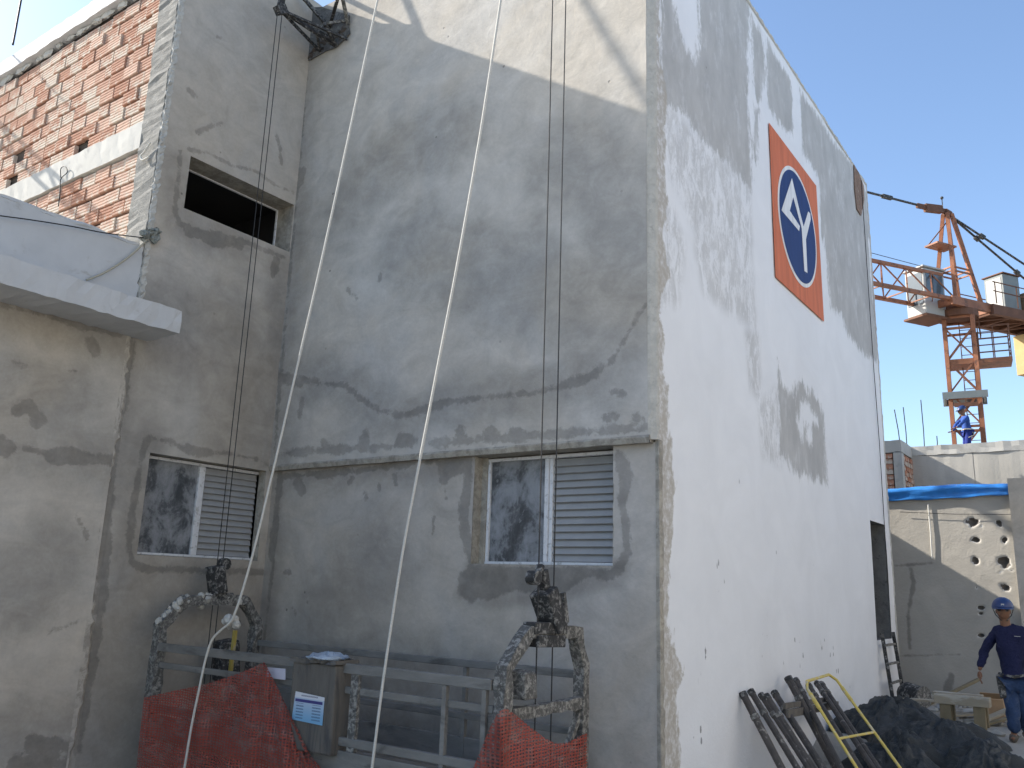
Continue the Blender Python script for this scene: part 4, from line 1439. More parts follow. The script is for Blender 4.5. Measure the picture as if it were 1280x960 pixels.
# ropes
def rope(name, pts, r, label, mat=M_ROPE):
    pts = [np.array(p, float) for p in pts]
    out = []
    for i in range(len(pts) - 1):
        a, b = pts[max(i - 1, 0)], pts[i]
        c, d = pts[i + 1], pts[min(i + 2, len(pts) - 1)]
        for t in np.linspace(0, 1, 7)[:-1]:
            out.append(.5 * ((2 * b) + (c - a) * t + (2 * a - 5 * b + 4 * c - d) * t * t + (3 * b - a - 3 * c + d) * t ** 3))
    out.append(pts[-1])
    return tag(MB().tube(out, r, 8).build(name, mat, smooth=True), label, 'rope', 'lifelines')


def rp_(pa, pb, ya, yb, pts):
    """points on one straight fall from plane y=ya to y=yb at the given pixels"""
    A, B = at(*pa, 1, ya), at(*pb, 1, yb)
    r = []
    for f, (dx, dz) in pts:
        p = A + (B - A) * f
        r.append(p + np.array([dx, 0, dz]))
    return r


rope('lifeline_rope', [at(x, y, 1, 6.0 - .34 * max(0, y) / 775) for x, y in ((485, -60), (472, 0), (436, 170), (399, 340), (370, 465), (341, 590), (318, 685), (302, 742), (293, 768), (287, 779), (276, 788), (265, 800), (257, 824), (248, 866), (239, 910), (231, 958), (224, 1000))], .0125, 'left white lifeline rope tied to the platform rail above the red net')
rope('lifeline_rope', [at(x, y, 1, 6.0 - .40 * max(0, y) / 960) for x, y in ((635, -60), (626, 0), (611, 100), (595, 200), (570, 340), (546, 465), (522, 590), (505, 680), (490, 775), (477, 865), (465, 960), (460, 1000))], .0125, 'right white lifeline rope crossing the middle of the grey wall')
p = at(287, 778, 1, 5.70)
q = MB()
for k in range(9):
    q.ball(p + rng.normal(0, .03, 3), random.uniform(.03, .05), 8)
tag(q.build('mortar_knot', M_ROUGH, jitter=.004), 'mortar-caked rope knot on the platform above the yellow tool', 'knot')
p, q_ = at(294, 788, 1, 6.0), at(288, 840, 1, 6.0)
t = thing('hand_tool', 'yellow handled tool standing behind the red net on the platform', 'tool', tuple(q_))
MB().bar(p, q_, .035).build('handle', simple('yellow_plastic', (.36, .28, .07), .6, .15, 9, .2, dirt=(.3, .28, .24)), t)
MB().bar(q_, q_ - (0, 0, .35), .06, .03).build('blade', M_STEEL, t)

# control box with its notice sheet
yb0 = 5.70
bx0, bx1 = at(361, 885, 1, yb0)[0], at(416, 888, 1, yb0)[0]
bz0, bz1 = at(390, 942, 1, yb0)[2], at(390, 829, 1, yb0)[2]
by1 = at(441, 886, 0, bx1)[1]
M_BOXW = simple('weathered_board', (.15, .135, .115), .9, .2, 5, .7, .015, dirt=(.09, .085, .08), dirt_at=(.5, .68), dscale=7, s=(1.5, 1.5, .25))
CBX = thing('control_box', 'weathered grey board box hung on the platform rail with a blue notice sheet', 'box', ((bx0 + bx1) / 2, yb0 + .1, bz0))
MB().box((bx0, yb0, bz0), (bx1, by1, bz1)).build('box_body', M_BOXW, CBX, bevel=.02)
rough_box('lid', (bx0 - .02, yb0 - .02, bz1 + .002), (bx1 + .02, by1 + .02, bz1 + .04), M_BOXW, CBX, .006, 12)
MB().box((bx1 - .16, yb0 + .1, bz0 - .35), (bx1 - .06, yb0 + .18, bz0 - .002)).build('leg', simple('pale_wood', (.42, .30, .19), .85, .15, 6, .3, s=(1, 1, .2)), CBX)
k = Mat('notice_print')
tc = k.co(gen=True)
sp_ = k.n('ShaderNodeSeparateXYZ')
k.t.links.new(tc, sp_.inputs[0])
gx_, gz_ = sp_.outputs[0], sp_.outputs[2]
bgc = k.mix(k.rng(gz_, .05, .8), (.20, .42, .62), (.46, .55, .66))
bgc = k.mix(k.rng(gz_, .80, .82), bgc, (.70, .70, .72))
lines = k.rng(k.math('SINE', k.math('MULTIPLY', gz_, 62)), .15, .35)
words_ = k.rng(k.noise(30, 3, .6, vec=k.co((9, 1, 9), True)), .42, .5)
colmask = k.math('MAXIMUM', k.math('MULTIPLY', k.rng(gx_, .10, .12), k.rng(gx_, .36, .34)), k.math('MULTIPLY', k.rng(gx_, .62, .64), k.rng(gx_, .92, .90)))
rows = k.math('MULTIPLY', k.math('MULTIPLY', k.rng(gz_, .10, .12), k.rng(gz_, .64, .62)), colmask)
bgc = k.mix(k.math('MULTIPLY', k.math('MULTIPLY', lines, words_), rows), bgc, (.05, .09, .18))
head = k.math('MULTIPLY', k.rng(gz_, .66, .67), k.rng(gz_, .77, .76))
bgc = k.mix(k.math('MULTIPLY', head, k.math('MULTIPLY', k.rng(gx_, .06, .07), k.rng(gx_, .96, .95))), bgc, (.05, .05, .20))
ttl = k.math('MULTIPLY', k.math('MULTIPLY', k.rng(gz_, .86, .87), k.rng(gz_, .92, .91)), k.math('MULTIPLY', k.rng(gx_, .25, .26), k.rng(gx_, .8, .79)))
bgc = k.mix(k.math('MULTIPLY', ttl, words_), bgc, (.2, .2, .25))
M_NOTE = k.out(bgc, .5, spec=.4)
ys_ = yb0 - .006
cs = [at(370, 864, 1, ys_), at(406, 872, 1, ys_), at(403, 907, 1, ys_), at(365, 899, 1, ys_)]
MB().prism(cs, (0, -.004, 0)).build('notice_sheet', M_NOTE, CBX)
q = MB()
q.ball(((bx0 + bx1) / 2 + .05, (yb0 + by1) / 2, bz1 + .055), (.22, .2, .035), 16)
tag(q.build('plastic_bag', simple('clear_plastic', (.45, .52, .60), .25, .2, 10, .8, .03, spec=.6), jitter=.012, smooth=True), 'crumpled pale blue plastic bag on top of the control box', 'bag')
pp = [at(334, 834, 1, YN - .06), at(357, 836, 1, YN - .06), at(357, 850, 1, YN - .06), at(334, 847, 1, YN - .06)]
tag(MB().prism(pp, (0, -.004, 0)).build('paper_sheet', simple('pale_paper', (.56, .54, .60), .7, .04, 4, .05)), 'blank pale paper hanging on the platform rail left of the box', 'paper')

# red nets
k = Mat('red_netting')
wv = k.n('ShaderNodeTexWave', wave_type='BANDS', bands_direction='Z')
k.set(wv.inputs['Vector'], k.co())
wv.inputs['Scale'].default_value = 12
wv.inputs['Distortion'].default_value = .6
wx = k.n('ShaderNodeTexWave', wave_type='BANDS', bands_direction='DIAGONAL')
k.set(wx.inputs['Vector'], k.co((1, 1, 0)))
wx.inputs['Scale'].default_value = 14
hole = k.math('MULTIPLY', k.rng(wv.outputs['Fac'], .35, .6), k.rng(wx.outputs['Fac'], .25, .55))
dust = k.rng(k.noise(5, 7, .7, (1, 1, 2.2), .8), .45, .72)
c = k.val(k.mix(dust, (.32, .072, .05), (.29, .175, .145)), k.rng(k.noise(2.5, 5, .6), .25, .75, .75, 1.2, False))
M_NET = k.out(c, .8, k.bump(k.math('SUBTRACT', k.noise(11, 5, .6), hole), .6, .01), spec=.2, alpha=k.math('SUBTRACT', .93, k.math('MULTIPLY', hole, .75)))


def net(name, top, bot, planes, rows, amp, label, seed):
    """hangs from the pixel polyline top to bot; planes gives (axis, value) per column"""
    q = MB()
    cols = len(top)
    vs = []
    for i in range(cols):
        for j in range(rows):
            t = j / (rows - 1)
            x, y = top[i][0] * (1 - t) + bot[i][0] * t, top[i][1] * (1 - t) + bot[i][1] * t
            ax, val = planes(i, t)
            off = amp * (math.sin(i * .55 + t * 5 + seed) + .6 * math.sin(i * 1.3 - t * 9 + seed * 2) + .4 * math.sin(t * 17 + i * .3))
            vs.append(at(x, y, ax, val + off * (-1 if ax == 1 else 1)))
    q.add(vs, [(i * rows + j, i * rows + j + 1, (i + 1) * rows + j + 1, (i + 1) * rows + j) for i in range(cols - 1) for j in range(rows - 1)])
    return tag(q.build(name, M_NET, smooth=True), label, 'net', 'safety nets')


def resample(pts, n):
    pts = np.array(pts, float)
    L = np.r_[0, np.cumsum(np.hypot(*np.diff(pts, axis=0).T))]
    s = np.linspace(0, L[-1], n)
    return np.stack([np.interp(s, L, pts[:, 0]), np.interp(s, L, pts[:, 1])], 1)


tp = resample([(180, 872), (215, 864), (258, 855), (298, 842), (331, 828), (340, 846), (350, 868), (362, 898), (380, 938), (398, 962)], 46)
bt = resample([(160, 1060), (440, 1060)], 46)
net('safety_net', tp, bt, lambda i, t: (1, YN - .10 - .10 * t), 26, .026, 'large dusty red net draped over the left half of the platform', 1)
rim = resample([(329, 826), (340, 846), (350, 868), (362, 898), (380, 938), (402, 966)], 24)
rim2 = resample([(329, 831), (343, 850), (354, 874), (368, 904), (388, 944), (410, 970)], 24)
o = net('net_fold', rim, rim2, lambda i, t: (1, YN - .14), 5, .012, '', 4)
for kk in ('label', 'category', 'group'):
    del o[kk]
o.parent = bpy.data.objects['safety_net']
tp = resample([(585, 975), (600, 940), (612, 910), (623, 890), (632, 885), (645, 894), (662, 908), (680, 922), (696, 930), (710, 928), (722, 922), (734, 916)], 46)
bt = resample([(560, 1060), (734, 1060)], 46)
net('safety_net', tp, bt, lambda i, t: (1, YN - .09 - .06 * t) if tp[i][0] < 624 else (0, XR + .075), 22, .012, 'smaller bright red net hung on the right arched frame', 2)

# ------------------------------------------------------------------ small things up at the left
wl = lambda *p: [at(x, y, 0, XA + .03) for x, y in p]
rope('wire', wl((-5, 269), (40, 275), (90, 283), (130, 291), (178, 297)), .007, 'thin tie wire strung along the white parapet', M_CABLE)['category'] = 'wire'
rope('hose', wl((108, 350), (128, 342), (150, 329), (168, 315), (183, 300)), .013, 'pale hose curving down the white parapet end', simple('pale_hose', (.42, .38, .29), .7, .1))['category'] = 'hose'
for o in (bpy.data.objects['wire.001'], bpy.data.objects['hose']):
    del o['group']
q = MB()
for kx in range(16):
    q.ball(at(180 + 18 * random.random(), 287 + 14 * random.random(), 0, XA + .01 + .04 * random.random()), (random.uniform(.02, .06), random.uniform(.03, .07), random.uniform(.02, .045)), 7)
tag(q.build('rag_bundle', simple('grey_rag', (.26, .27, .24), .95, .3, 12, .8, .02), jitter=.008), 'knotted grey rag bundle at the parapet end by the clay block wall', 'rag')
dd = lambda *p: [at(x, y, 1, YD - .07) for x, y in p]
rope('wire_loop', dd((73, 258), (75, 240), (76, 224), (84, 215), (81, 208), (76, 211), (76, 222)), .007, 'dark wire loop hanging from the concrete beam', M_CABLE)['category'] = 'wire'
del bpy.data.objects['wire_loop']['group']
rope('pale_cord', dd((188, 178), (180, 190), (176, 195), (178, 200), (186, 196)), .012, 'pale cord looped round the concrete column at beam height', M_ROPE)['category'] = 'cord'
del bpy.data.objects['pale_cord']['group']
p, q_ = at(28, -10, 1, YD + .1), at(19, 40, 1, YD + .1)
tag(MB().tube([p, q_, q_ - (0, 0, .25)], .018, 6).build('rebar', M_CABLE), 'lone dark rod standing on the coping at the top left', 'rebar')
p = at(1099, 560, 0, XC + .03)
tag(MB().tube([(XC + .03, p[1], 3.0), (XC + .035, p[1] + .02, 4.6), (XC + .03, p[1] - .01, 6.0), (XC + .03, p[1], 9.9)], .007, 5).build('wire', M_CABLE), 'thin dark wire hanging down the white side wall to the doorway', 'wire')

# ------------------------------------------------------------------ the yard at the right
# scaffold tubes leaning on the white wall
tubes = [((928, 866), (980, 966), .030, 'leftmost leaning steel tube against the white wall'), ((938, 863), (1000, 966), .026, 'second leaning tube from the left against the white wall'), ((951, 868), (1013, 964), .024, 'third leaning tube from the left, beside the second'),
         ((957, 870), (1017, 964), .034, 'thick pale leaning tube in the middle of the bundle'), ((968, 866), (1032, 966), .030, 'dark leaning tube right of the thick pale tube'), ((985, 847), (1040, 950), .034, 'short thick tube standing tallest in the leaning bundle'),
         ((995, 850), (1054, 966), .026, 'leaning tube next to the left rail of the yellow frame'), ((1011, 857), (1078, 966), .028, 'leaning tube seen inside the yellow frame top'), ((1021, 854), (1094, 964), .026, 'rightmost but one leaning tube under the yellow frame'), ((1027, 855), (1100, 964), .028, 'rightmost leaning tube under the yellow frame')]
M_TUBE = simple('rusty_tube', (.085, .075, .068), .75, .35, 10, .5, .006, .2, .3, dirt=(.34, .31, .27), dirt_at=(.58, .7), dscale=12)


def to_ground(a, b):
    """carry the line a-b on until it meets the sloping ground"""
    for t in np.linspace(.9, 3, 400):
        p = a + (b - a) * t
        if p[2] <= GZ(p[1]) + .02:
            break
    return p


for i, (a, b, r, lb) in enumerate(tubes):
    off = .03 + (.04 if i in (3, 5) else 0) + .012 * i
    A, B = at(*a, 0, XC + off), at(*b, 2, .0)
    t = thing('scaffold_tube', lb, 'tube', tuple(B), 'tubes leaning on the white wall')
    B = to_ground(A, B)
    t.location = tuple(B)
    r *= 1.3
    MB().tube([A, A * .6 + B * .4, B], r, 10).build('pipe', M_TUBE, t, smooth=False)
    d = (B - A) / np.linalg.norm(B - A)
    MB().tube([A - d * .004, A + d * .05], r + .006, 10).build('end_collar', M_BLACK, t)
    MB().tube([A + d * .25, A + d * .30], r + .008, 10).build('end_collar', M_STEEL, t)
a, b = at(984, 892, 0, XC + .33), at(1047, 881, 0, XC + .33)
t = thing('scaffold_plank', 'grey wooden cross boards tying the leaning tubes together', 'board', tuple(a))
MB().bar(a, b, .03, .085).build('board', M_BOXW, t)
MB().bar(a + (-.03, 0, .075), b + (-.03, -.25, .085), .03, .06).build('board', M_BOXW, t)
# yellow frame
M_YEL = simple('yellow_paint', (.62, .47, .11), .55, .12, 6, .2, .003, 0, .4, dirt=(.50, .45, .33), dirt_at=(.5, .66), dscale=12)
yx = XC + .52
TL, TR = at(1004, 853, 0, yx), at(1040, 842, 0, yx)
BL, BRr = at(1076, 968, 2, .0), at(1131, 968, 2, .0)
f = .63 * np.linalg.norm(BL - TL)
BL, BRr = to_ground(TL, BL), to_ground(TR, BRr)
f = f / np.linalg.norm(BL - TL)
YFm = thing('yellow_frame', 'yellow tubular steel frame leaning in front of the scaffold tubes', 'frame', tuple((BL + BRr) / 2))
c1v, c2v = TL + (TR - TL) * .12, TL + (TR - TL) * .88
MB().tube([BL, TL + (BL - TL) * .04, c1v, c2v, TR + (BRr - TR) * .04, BRr], .0165, 10).build('bent_tube', M_YEL, YFm, smooth=True)
MB().tube([TL + (BL - TL) * f, TR + (BRr - TR) * f], .014, 8).build('rung', M_YEL, YFm)
for aa, bb, f0v, f1v in ((TL, BL, .13 * f / .63, .30 * f / .63), (TR, BRr, .16 * f / .63, .30 * f / .63)):
    MB().tube([aa + (bb - aa) * f0v, aa + (bb - aa) * f1v], .022, 10).build('sleeve', M_YEL, YFm)
# ladder under the doorway
lx = XC + .07
la, lb_, lc, ld_ = at(1103, 802, 0, lx), at(1108, 870, 0, lx), at(1117, 800, 0, lx), at(1122, 868, 0, lx)
LD = thing('ladder', 'short dark ladder standing below the doorway of the white wall', 'ladder', (lx, la[1], 0))
for p in (la, lc):
    MB().bar((lx + .12, p[1], 0), (lx, p[1], 1.20), .055, .035).build('rail', M_BLACK, LD)
for z in (.12, .40, .70, 1.0):
    x = lx + .12 * (1 - z / 1.2)
    MB().bar((x, la[1] + .02, z), (x, lc[1] - .02, z), .035).build('rung', M_STEEL, LD)

# black plastic sheeting in heaps
k = Mat('black_plastic')
c = k.val((.030, .034, .036), k.rng(k.noise(6, 6, .65), .25, .75, .6, 1.5, False))
c = k.mix(k.rng(k.noise(4, 7, .7, dist=.8), .52, .72, 0, .8), c, (.13, .125, .115))
M_PLAS = k.out(c, .6, k.bump(k.noise(13, 7, .7, dist=1.2), .8, .03), spec=.3)


def heap(name, cx, cy, rx, ry, h, seed, label, n=84, ang=0.0):
    U, V = np.meshgrid(np.linspace(-1, 1, n), np.linspace(-1, 1, n))
    r = np.sqrt(U * U + V * V)
    s = np.where(r > 0, np.maximum(abs(U), abs(V)) / np.maximum(r, 1e-6), 1)
    U, V = U * s, V * s
    r = np.sqrt(U * U + V * V)
    lump = fbm(U, V, 1.7, 3, seed)
    rid = 1 - abs(2 * (fbm(U + .3 * lump, V, 2.6, 3, seed + 5) * 2.2))
    rid2 = 1 - abs(2 * (fbm(U, V + .4 * lump, 5.5, 3, seed + 15) * 2.2))
    rid3 = 1 - abs(2 * (fbm(U + .2 * lump, V, 11, 2, seed + 25) * 2.2))
    Z = np.clip(1 - r ** 2.2, 0, 1) ** .75 * h * (1 + .9 * lump) + np.clip(1.1 - r, 0, 1) * (.24 * np.clip(rid, -.6, 1) + .17 * np.clip(rid2, -.6, 1) + .07 * np.clip(rid3, -.6, 1)) * (h * .8 + .1) + .012
    Z = np.where(r > .985, .004, np.maximum(Z, .012))
    edge = 1 + .16 * np.sin(np.arctan2(V, U) * 5 + seed) + .10 * np.sin(np.arctan2(V, U) * 11 + seed * 2)
    X, Y = U * rx * edge, V * ry * edge
    ca_, sa_ = math.cos(ang), math.sin(ang)
    q = MB()
    WY = cy + X * sa_ + Y * ca_
    Z = Z + np.vectorize(GZ)(WY)
    q.add(np.stack([cx + X * ca_ - Y * sa_, WY, Z], -1).reshape(-1, 3), [(j * n + i, j * n + i + 1, (j + 1) * n + i + 1, (j + 1) * n + i) for j in range(n - 1) for i in range(n - 1)])
    return tag(q.build(name, M_PLAS, smooth=True), label, 'tarp', 'black plastic heaps')


heap('plastic_sheet', -2.85, 13.0, .66, .85, .33, 3, 'tallest crumpled black plastic heap, in front of the ladder')
heap('plastic_sheet', -2.15, 12.45, .62, .85, .20, 12, 'spread black plastic heap in front of the bench legs')
heap('plastic_sheet', -2.50, 11.45, .60, .75, .34, 23, 'low black plastic heap at the bottom edge beside the yellow frame')
heap('plastic_sheet', -1.62, 11.75, .45, .60, .24, 31, 'flat black plastic heap at the bottom right edge')

# bench
by = 14.4
e0, e1 = at(1168, 880, 1, by), at(1237, 882, 1, by)
zt_ = at(1200, 870, 1, by)[2]
BE = thing('site_bench', 'rough wooden site bench with a thick top behind the black plastic', 'bench', ((e0[0] + e1[0]) / 2, by + .2, 0))
M_WOOD = simple('site_wood', (.33, .29, .22), .9, .18, 4, .5, .01, dirt=(.46, .43, .37), dirt_at=(.5, .66), dscale=6, s=(.3, 1.5, 1.5))
M_WOODD = simple('dark_post_wood', (.23, .19, .12), .9, .2, 5, .5, .01, s=(1.5, 1.5, .3))
MB().box((e0[0], by, zt_ - .13), (e1[0], by + .21, zt_)).build('top_plank', M_WOOD, BE, bevel=.006)
MB().box((e0[0] - .06, by + .215, zt_ - .10), (e1[0] - .12, by + .42, zt_ + .01)).build('top_plank', M_WOOD, BE, bevel=.006)
for x, y in ((e0[0] + .06, by + .03), (e1[0] - .22, by + .03), (e0[0] + .06, by + .3), (e1[0] - .22, by + .3)):
    MB().box((x, y, 0), (x + .15, y + .10, zt_ - .133)).build('leg', M_WOODD, BE, bevel=.005)
# odds and ends behind the bench
p = at(1240, 884, 1, 15.6)
t = thing('cardboard_box', 'open tan cardboard box on the ground behind the bench', 'box', (p[0], 15.7, 0))
M_CARD = simple('cardboard', (.40, .27, .16), .85, .1, 5, .2)
MB().box((p[0] - .16, 15.6, .0), (p[0] + .16, 15.95, .32)).build('carton', M_CARD, t, bevel=.004)
MB().bar((p[0], 15.59, .33), (p[0] + .02, 15.45, .42), .30, .006).build('flap', M_CARD, t)
for i, (a, b, w, h, lb) in enumerate((((-2.1, 15.0, .03), (-1.55, 15.5, .30), .16, .03, 'pale plank leaning behind the right bench leg'), ((-2.0, 14.95, .02), (-1.45, 15.25, .22), .13, .03, 'dark plank lying beside the worker foot'), ((-3.3, 15.3, .22), (-2.1, 15.8, .24), .14, .03, 'long plank lying on rubble behind the bench'), ((-3.1, 16.5, .03), (-2.3, 17.0, .5), .10, .04, 'batten leaning near the foot of the yard wall'), ((-2.6, 15.3, .05), (-1.8, 16.4, .08), .2, .03, 'wide pale board flat on the ground under the bench'))):
    t = MB().bar(a, b, w, h).build('plank', M_WOOD if i % 2 == 0 else M_WOODD, bevel=.003)
    tag(t, lb, 'plank', 'loose planks')
p = at(1143, 868, 1, 16.3)
t = thing('mixer_drum', 'dark tipped bucket lying by the foot of the yard wall', 'bucket', (p[0], 16.3, 0))
MB().tube([(p[0] - .16, 16.3, .22), (p[0] - .1, 16.25, .22), (p[0] + .18, 16.1, .20)], [.15, .2, .17], 14).build('shell', M_BLACK, t)
MB().tube([(p[0] + .17, 16.105, .20), (p[0] + .19, 16.095, .20)], .185, 14).build('rim', M_STEEL, t)
q = MB()
for k_ in range(150):
    x, y = random.uniform(-3.35, -1.3), random.uniform(13.9, 18.8)
    s = random.choice((.02, .03, .05, .08))
    q.ball((x, y, s * .4), (s * random.uniform(.7, 1.5), s * random.uniform(.7, 1.4), s * .7), 6)
o = q.build('rubble', M_CONC, jitter=.008)
tag(o, 'scattered broken mortar rubble on the yard floor', 'rubble', kind='stuff')

# ------------------------------------------------------------------ people
def skin_mesh(name, verts, edges, radii, mat, parent, levels=2):
    me = bpy.data.meshes.new(name)
    me.from_pydata([tuple(map(float, v)) for v in verts], edges, [])
    me.materials.append(mat)
    o = link(name, me, parent)
    sk = o.modifiers.new('skin', 'SKIN')
    sk.use_smooth_shade = True
    lay = me.skin_vertices[0] if me.skin_vertices else None
    if lay is None:
        bm = bmesh.new()
        bm.from_mesh(me)
        bm.verts.layers.skin.verify()
        bm.to_mesh(me)
        bm.free()
        lay = me.skin_vertices[0]
    for i, r in enumerate(radii):
        lay.data[i].radius = r if hasattr(r, '__len__') else (r, r)
        lay.data[i].use_root = (i == 0)
    sb = o.modifiers.new('sub', 'SUBSURF')
    sb.levels = sb.render_levels = levels
    return o


FOLDS = bpy.data.textures.new('folds', 'CLOUDS')
FOLDS.noise_scale = .085
FOLDS.noise_depth = 3


def person(label, base, P, cols, head_turn, parts_below=True, scale=1.0):
    """P: joint name -> 3D point. R/F: the figure's right-hand and forward directions seen from the eye"""
    t = thing('person', label, 'person', tuple(base))
    sk, sh, tr, he, bo = cols
    N = {}
    V, E_, Rr = [], [], []

    def jv(n, r):
        N[n] = len(V)
        V.append(P[n])
        Rr.append(r if not hasattr(r, '__len__') else r)

    body = [('pelvis', .10), ('waist', .095), ('chest', .115), ('neck0', .075), ('neck1', .066), ('head0', .07), ('head1', .078), ('head2', .06),
            ('shl', .055), ('ell', .038), ('wrl', .026), ('shr', .055), ('elr', .038), ('wrr', .026), ('hil', .08), ('knl', .052), ('anl', .04), ('tol', .03), ('hir', .08), ('knr', .052), ('anr', .04), ('tor', .03)]
    for n, r in body:
        jv(n, r * scale)
    ed = [('pelvis', 'waist'), ('waist', 'chest'), ('chest', 'neck0'), ('neck0', 'neck1'), ('neck1', 'head0'), ('head0', 'head1'), ('head1', 'head2'), ('chest', 'shl'), ('shl', 'ell'), ('ell', 'wrl'), ('chest', 'shr'), ('shr', 'elr'), ('elr', 'wrr'),
          ('pelvis', 'hil'), ('hil', 'knl'), ('knl', 'anl'), ('anl', 'tol'), ('pelvis', 'hir'), ('hir', 'knr'), ('knr', 'anr'), ('anr', 'tor')]
    bodyo = skin_mesh('body', V, [(N[a], N[b]) for a, b in ed], Rr, sk, t)

    def sub(name, joints, edges, mat, lv=2):
        ids = {n: i for i, (n, r) in enumerate(joints)}
        return skin_mesh(name, [P[n] for n, r in joints], [(ids[a], ids[b]) for a, b in edges], [tuple(x * scale for x in r) if hasattr(r, '__len__') else r * scale for n, r in joints], mat, t, lv)
    sh_o = sub('shirt', [('waist', (.175, .125)), ('chest', (.20, .14)), ('neckb', .082), ('shl', .082), ('ell', .060), ('cufl', .045), ('shr', .082), ('elr', .060), ('cufr', .045), ('hem', (.175, .13))],
        [('waist', 'chest'), ('chest', 'neckb'), ('chest', 'shl'), ('shl', 'ell'), ('ell', 'cufl'), ('chest', 'shr'), ('shr', 'elr'), ('elr', 'cufr'), ('waist', 'hem')], sh)
    tr_o = sub('trousers', [('pelvis', (.165, .125)), ('hil', .118), ('knl', .09), ('anlu', .08), ('hir', .118), ('knr', .09), ('anru', .08)],
        [('pelvis', 'hil'), ('hil', 'knl'), ('knl', 'anlu'), ('pelvis', 'hir'), ('hir', 'knr'), ('knr', 'anru')], tr)
    for o_, st in ((sh_o, .045), (tr_o, .035)):
        dm = o_.modifiers.new('folds', 'DISPLACE')
        dm.texture = FOLDS
        dm.strength = st
        dm.mid_level = .5
        dm.texture_coords = 'LOCAL'
    for s in ('l', 'r'):
        sub('boot', [('an' + s, .07), ('he' + s, .06), ('to' + s, .052)], [('an' + s, 'he' + s), ('he' + s, 'to' + s)], bo)
        # hand: palm and five fingers, slightly curled
        w, h = np.array(P['wr' + s]), np.array(P['ha' + s])
        d = (h - w) / np.linalg.norm(h - w)
        sd = np.array(P['side']) * (-1 if s == 'l' else 1)
        fw = np.array(P['fwd'])
        vs, es, rs = [w, w + d * .05, w + d * .09], [(0, 1), (1, 2)], [.024 * scale, (.034 * scale, .018 * scale), (.034 * scale, .016 * scale)]
        for i, (o_, ln) in enumerate(((-.027, .066), (-.009, .076), (.009, .072), (.026, .056))):
            k0 = len(vs)
            vs += [w + d * .095 + fw * o_ + fw * .0, w + d * (.095 + ln * .5) + fw * o_ * 1.1 - sd * .006, w + d * (.095 + ln) + fw * o_ * 1.1 - sd * .024]
            es += [(2, k0), (k0, k0 + 1), (k0 + 1, k0 + 2)]
            rs += [.0095 * scale, .009 * scale, .008 * scale]
        k0 = len(vs)
        vs += [w + d * .035 + fw * .036, w + d * .075 + fw * .056 - sd * .008, w + d * .102 + fw * .058 - sd * .018]
        es += [(1, k0), (k0, k0 + 1), (k0 + 1, k0 + 2)]
        rs += [.012 * scale, .0105 * scale, .009 * scale]
        skin_mesh('hand', vs, es, rs, sk, t, 1)
    # head
    hc, F, Rt = np.array(P['head1']), np.array(head_turn[0]), np.array(head_turn[1])
    Zv = np.array([0, 0, 1.0])

    def headfn(p, d):
        f_, r_, z_ = p
        f_ = f_ * (1.0 if f_ > 0 else 1.06)
        r_ = r_ * (1 - .22 * max(0, -d[2]))
        if d[0] > .9 and abs(d[2] + .05) < .3 and abs(d[1]) < .2:
            f_ += .022
        return F * f_ + Rt * r_ + Zv * z_
    MB().ball(hc, (.104 * scale, .086 * scale, .122 * scale), 20, fn=headfn).build('head', sk, bodyo, smooth=True)
    q = MB()
    nz = hc + F * .094 * scale
    q.add([nz + Zv * .025 + F * .004, nz - Zv * .022 + Rt * .017, nz - Zv * .022 - Rt * .017, nz - Zv * .018 + F * .026], [(0, 1, 3), (0, 3, 2), (1, 2, 3), (0, 2, 1)])
    for s_ in (-1, 1):
        q.ball(hc + Rt * s_ * .079 * scale - Zv * .005, (.014, .014, .03), 8)
    q.bar(nz - Zv * .05 - Rt * .024 - F * .010, nz - Zv * .05 + Rt * .024 - F * .010, .01, .008)
    q.build('face_features', sk, bodyo)
    gm = M_BLACK
    q = MB()
    for s_ in (-1, 1):
        q.bar(hc + F * .092 * scale + Rt * s_ * .010 + Zv * .018, hc + F * .088 * scale + Rt * s_ * .062 + Zv * .018, .014, .036)
        q.bar(hc + F * .085 * scale + Rt * s_ * .066 + Zv * .02, hc - F * .01 + Rt * s_ * .082 + Zv * .012, .006, .01)
    q.build('glasses', gm, t)
    # helmet: dome, brim and strap
    top = hc + Zv * .045
    q = MB()

    def dome(p, d):
        f_, r_, z_ = p
        z_ = z_ if z_ > 0 else z_ * .12
        return F * f_ * 1.05 + Rt * r_ + Zv * z_
    q.ball(top, (.150 * scale, .134 * scale, .142 * scale), 24, fn=dome)
    hl = q.build('helmet', he, t, smooth=True)
    br = []
    for a in np.linspace(-1.35, 1.35, 13):
        br.append((math.cos(a), math.sin(a)))
    inner = [top + F * c_ * .140 * scale + Rt * s_ * .124 * scale + Zv * .004 for c_, s_ in br]
    outer = [top + F * c_ * (.140 + .055 * max(0, math.cos(a_)) + .008) * scale + Rt * s_ * .132 * scale - Zv * .012 for (c_, s_), a_ in zip(br, np.linspace(-1.35, 1.35, 13))]
    MB().add(inner + outer + [p - Zv * .006 for p in inner] + [p - Zv * .006 for p in outer],
             [(i, i + 1, 13 + i + 1, 13 + i) for i in range(12)] + [(26 + i, 39 + i, 39 + i + 1, 26 + i + 1) for i in range(12)] + [(13 + i, 14 + i, 40 + i, 39 + i) for i in range(12)]).build('brim', he, hl, smooth=True)
    MB().bar(top + F * .146 * scale + Zv * .04 - Rt * .018, top + F * .146 * scale + Zv * .04 + Rt * .018, .008, .026).build('badge', M_CAB, hl)
    q = MB()
    for s_ in (-1, 1):
        q.tube([top + Rt * s_ * .122 * scale + F * .02 - Zv * .01, hc + Rt * s_ * .092 * scale + F * .03 - Zv * .05, hc + F * .055 + Rt * s_ * .03 - Zv * .125], .006, 6)
    q.build('chin_strap', M_BLACK, hl)
    return t


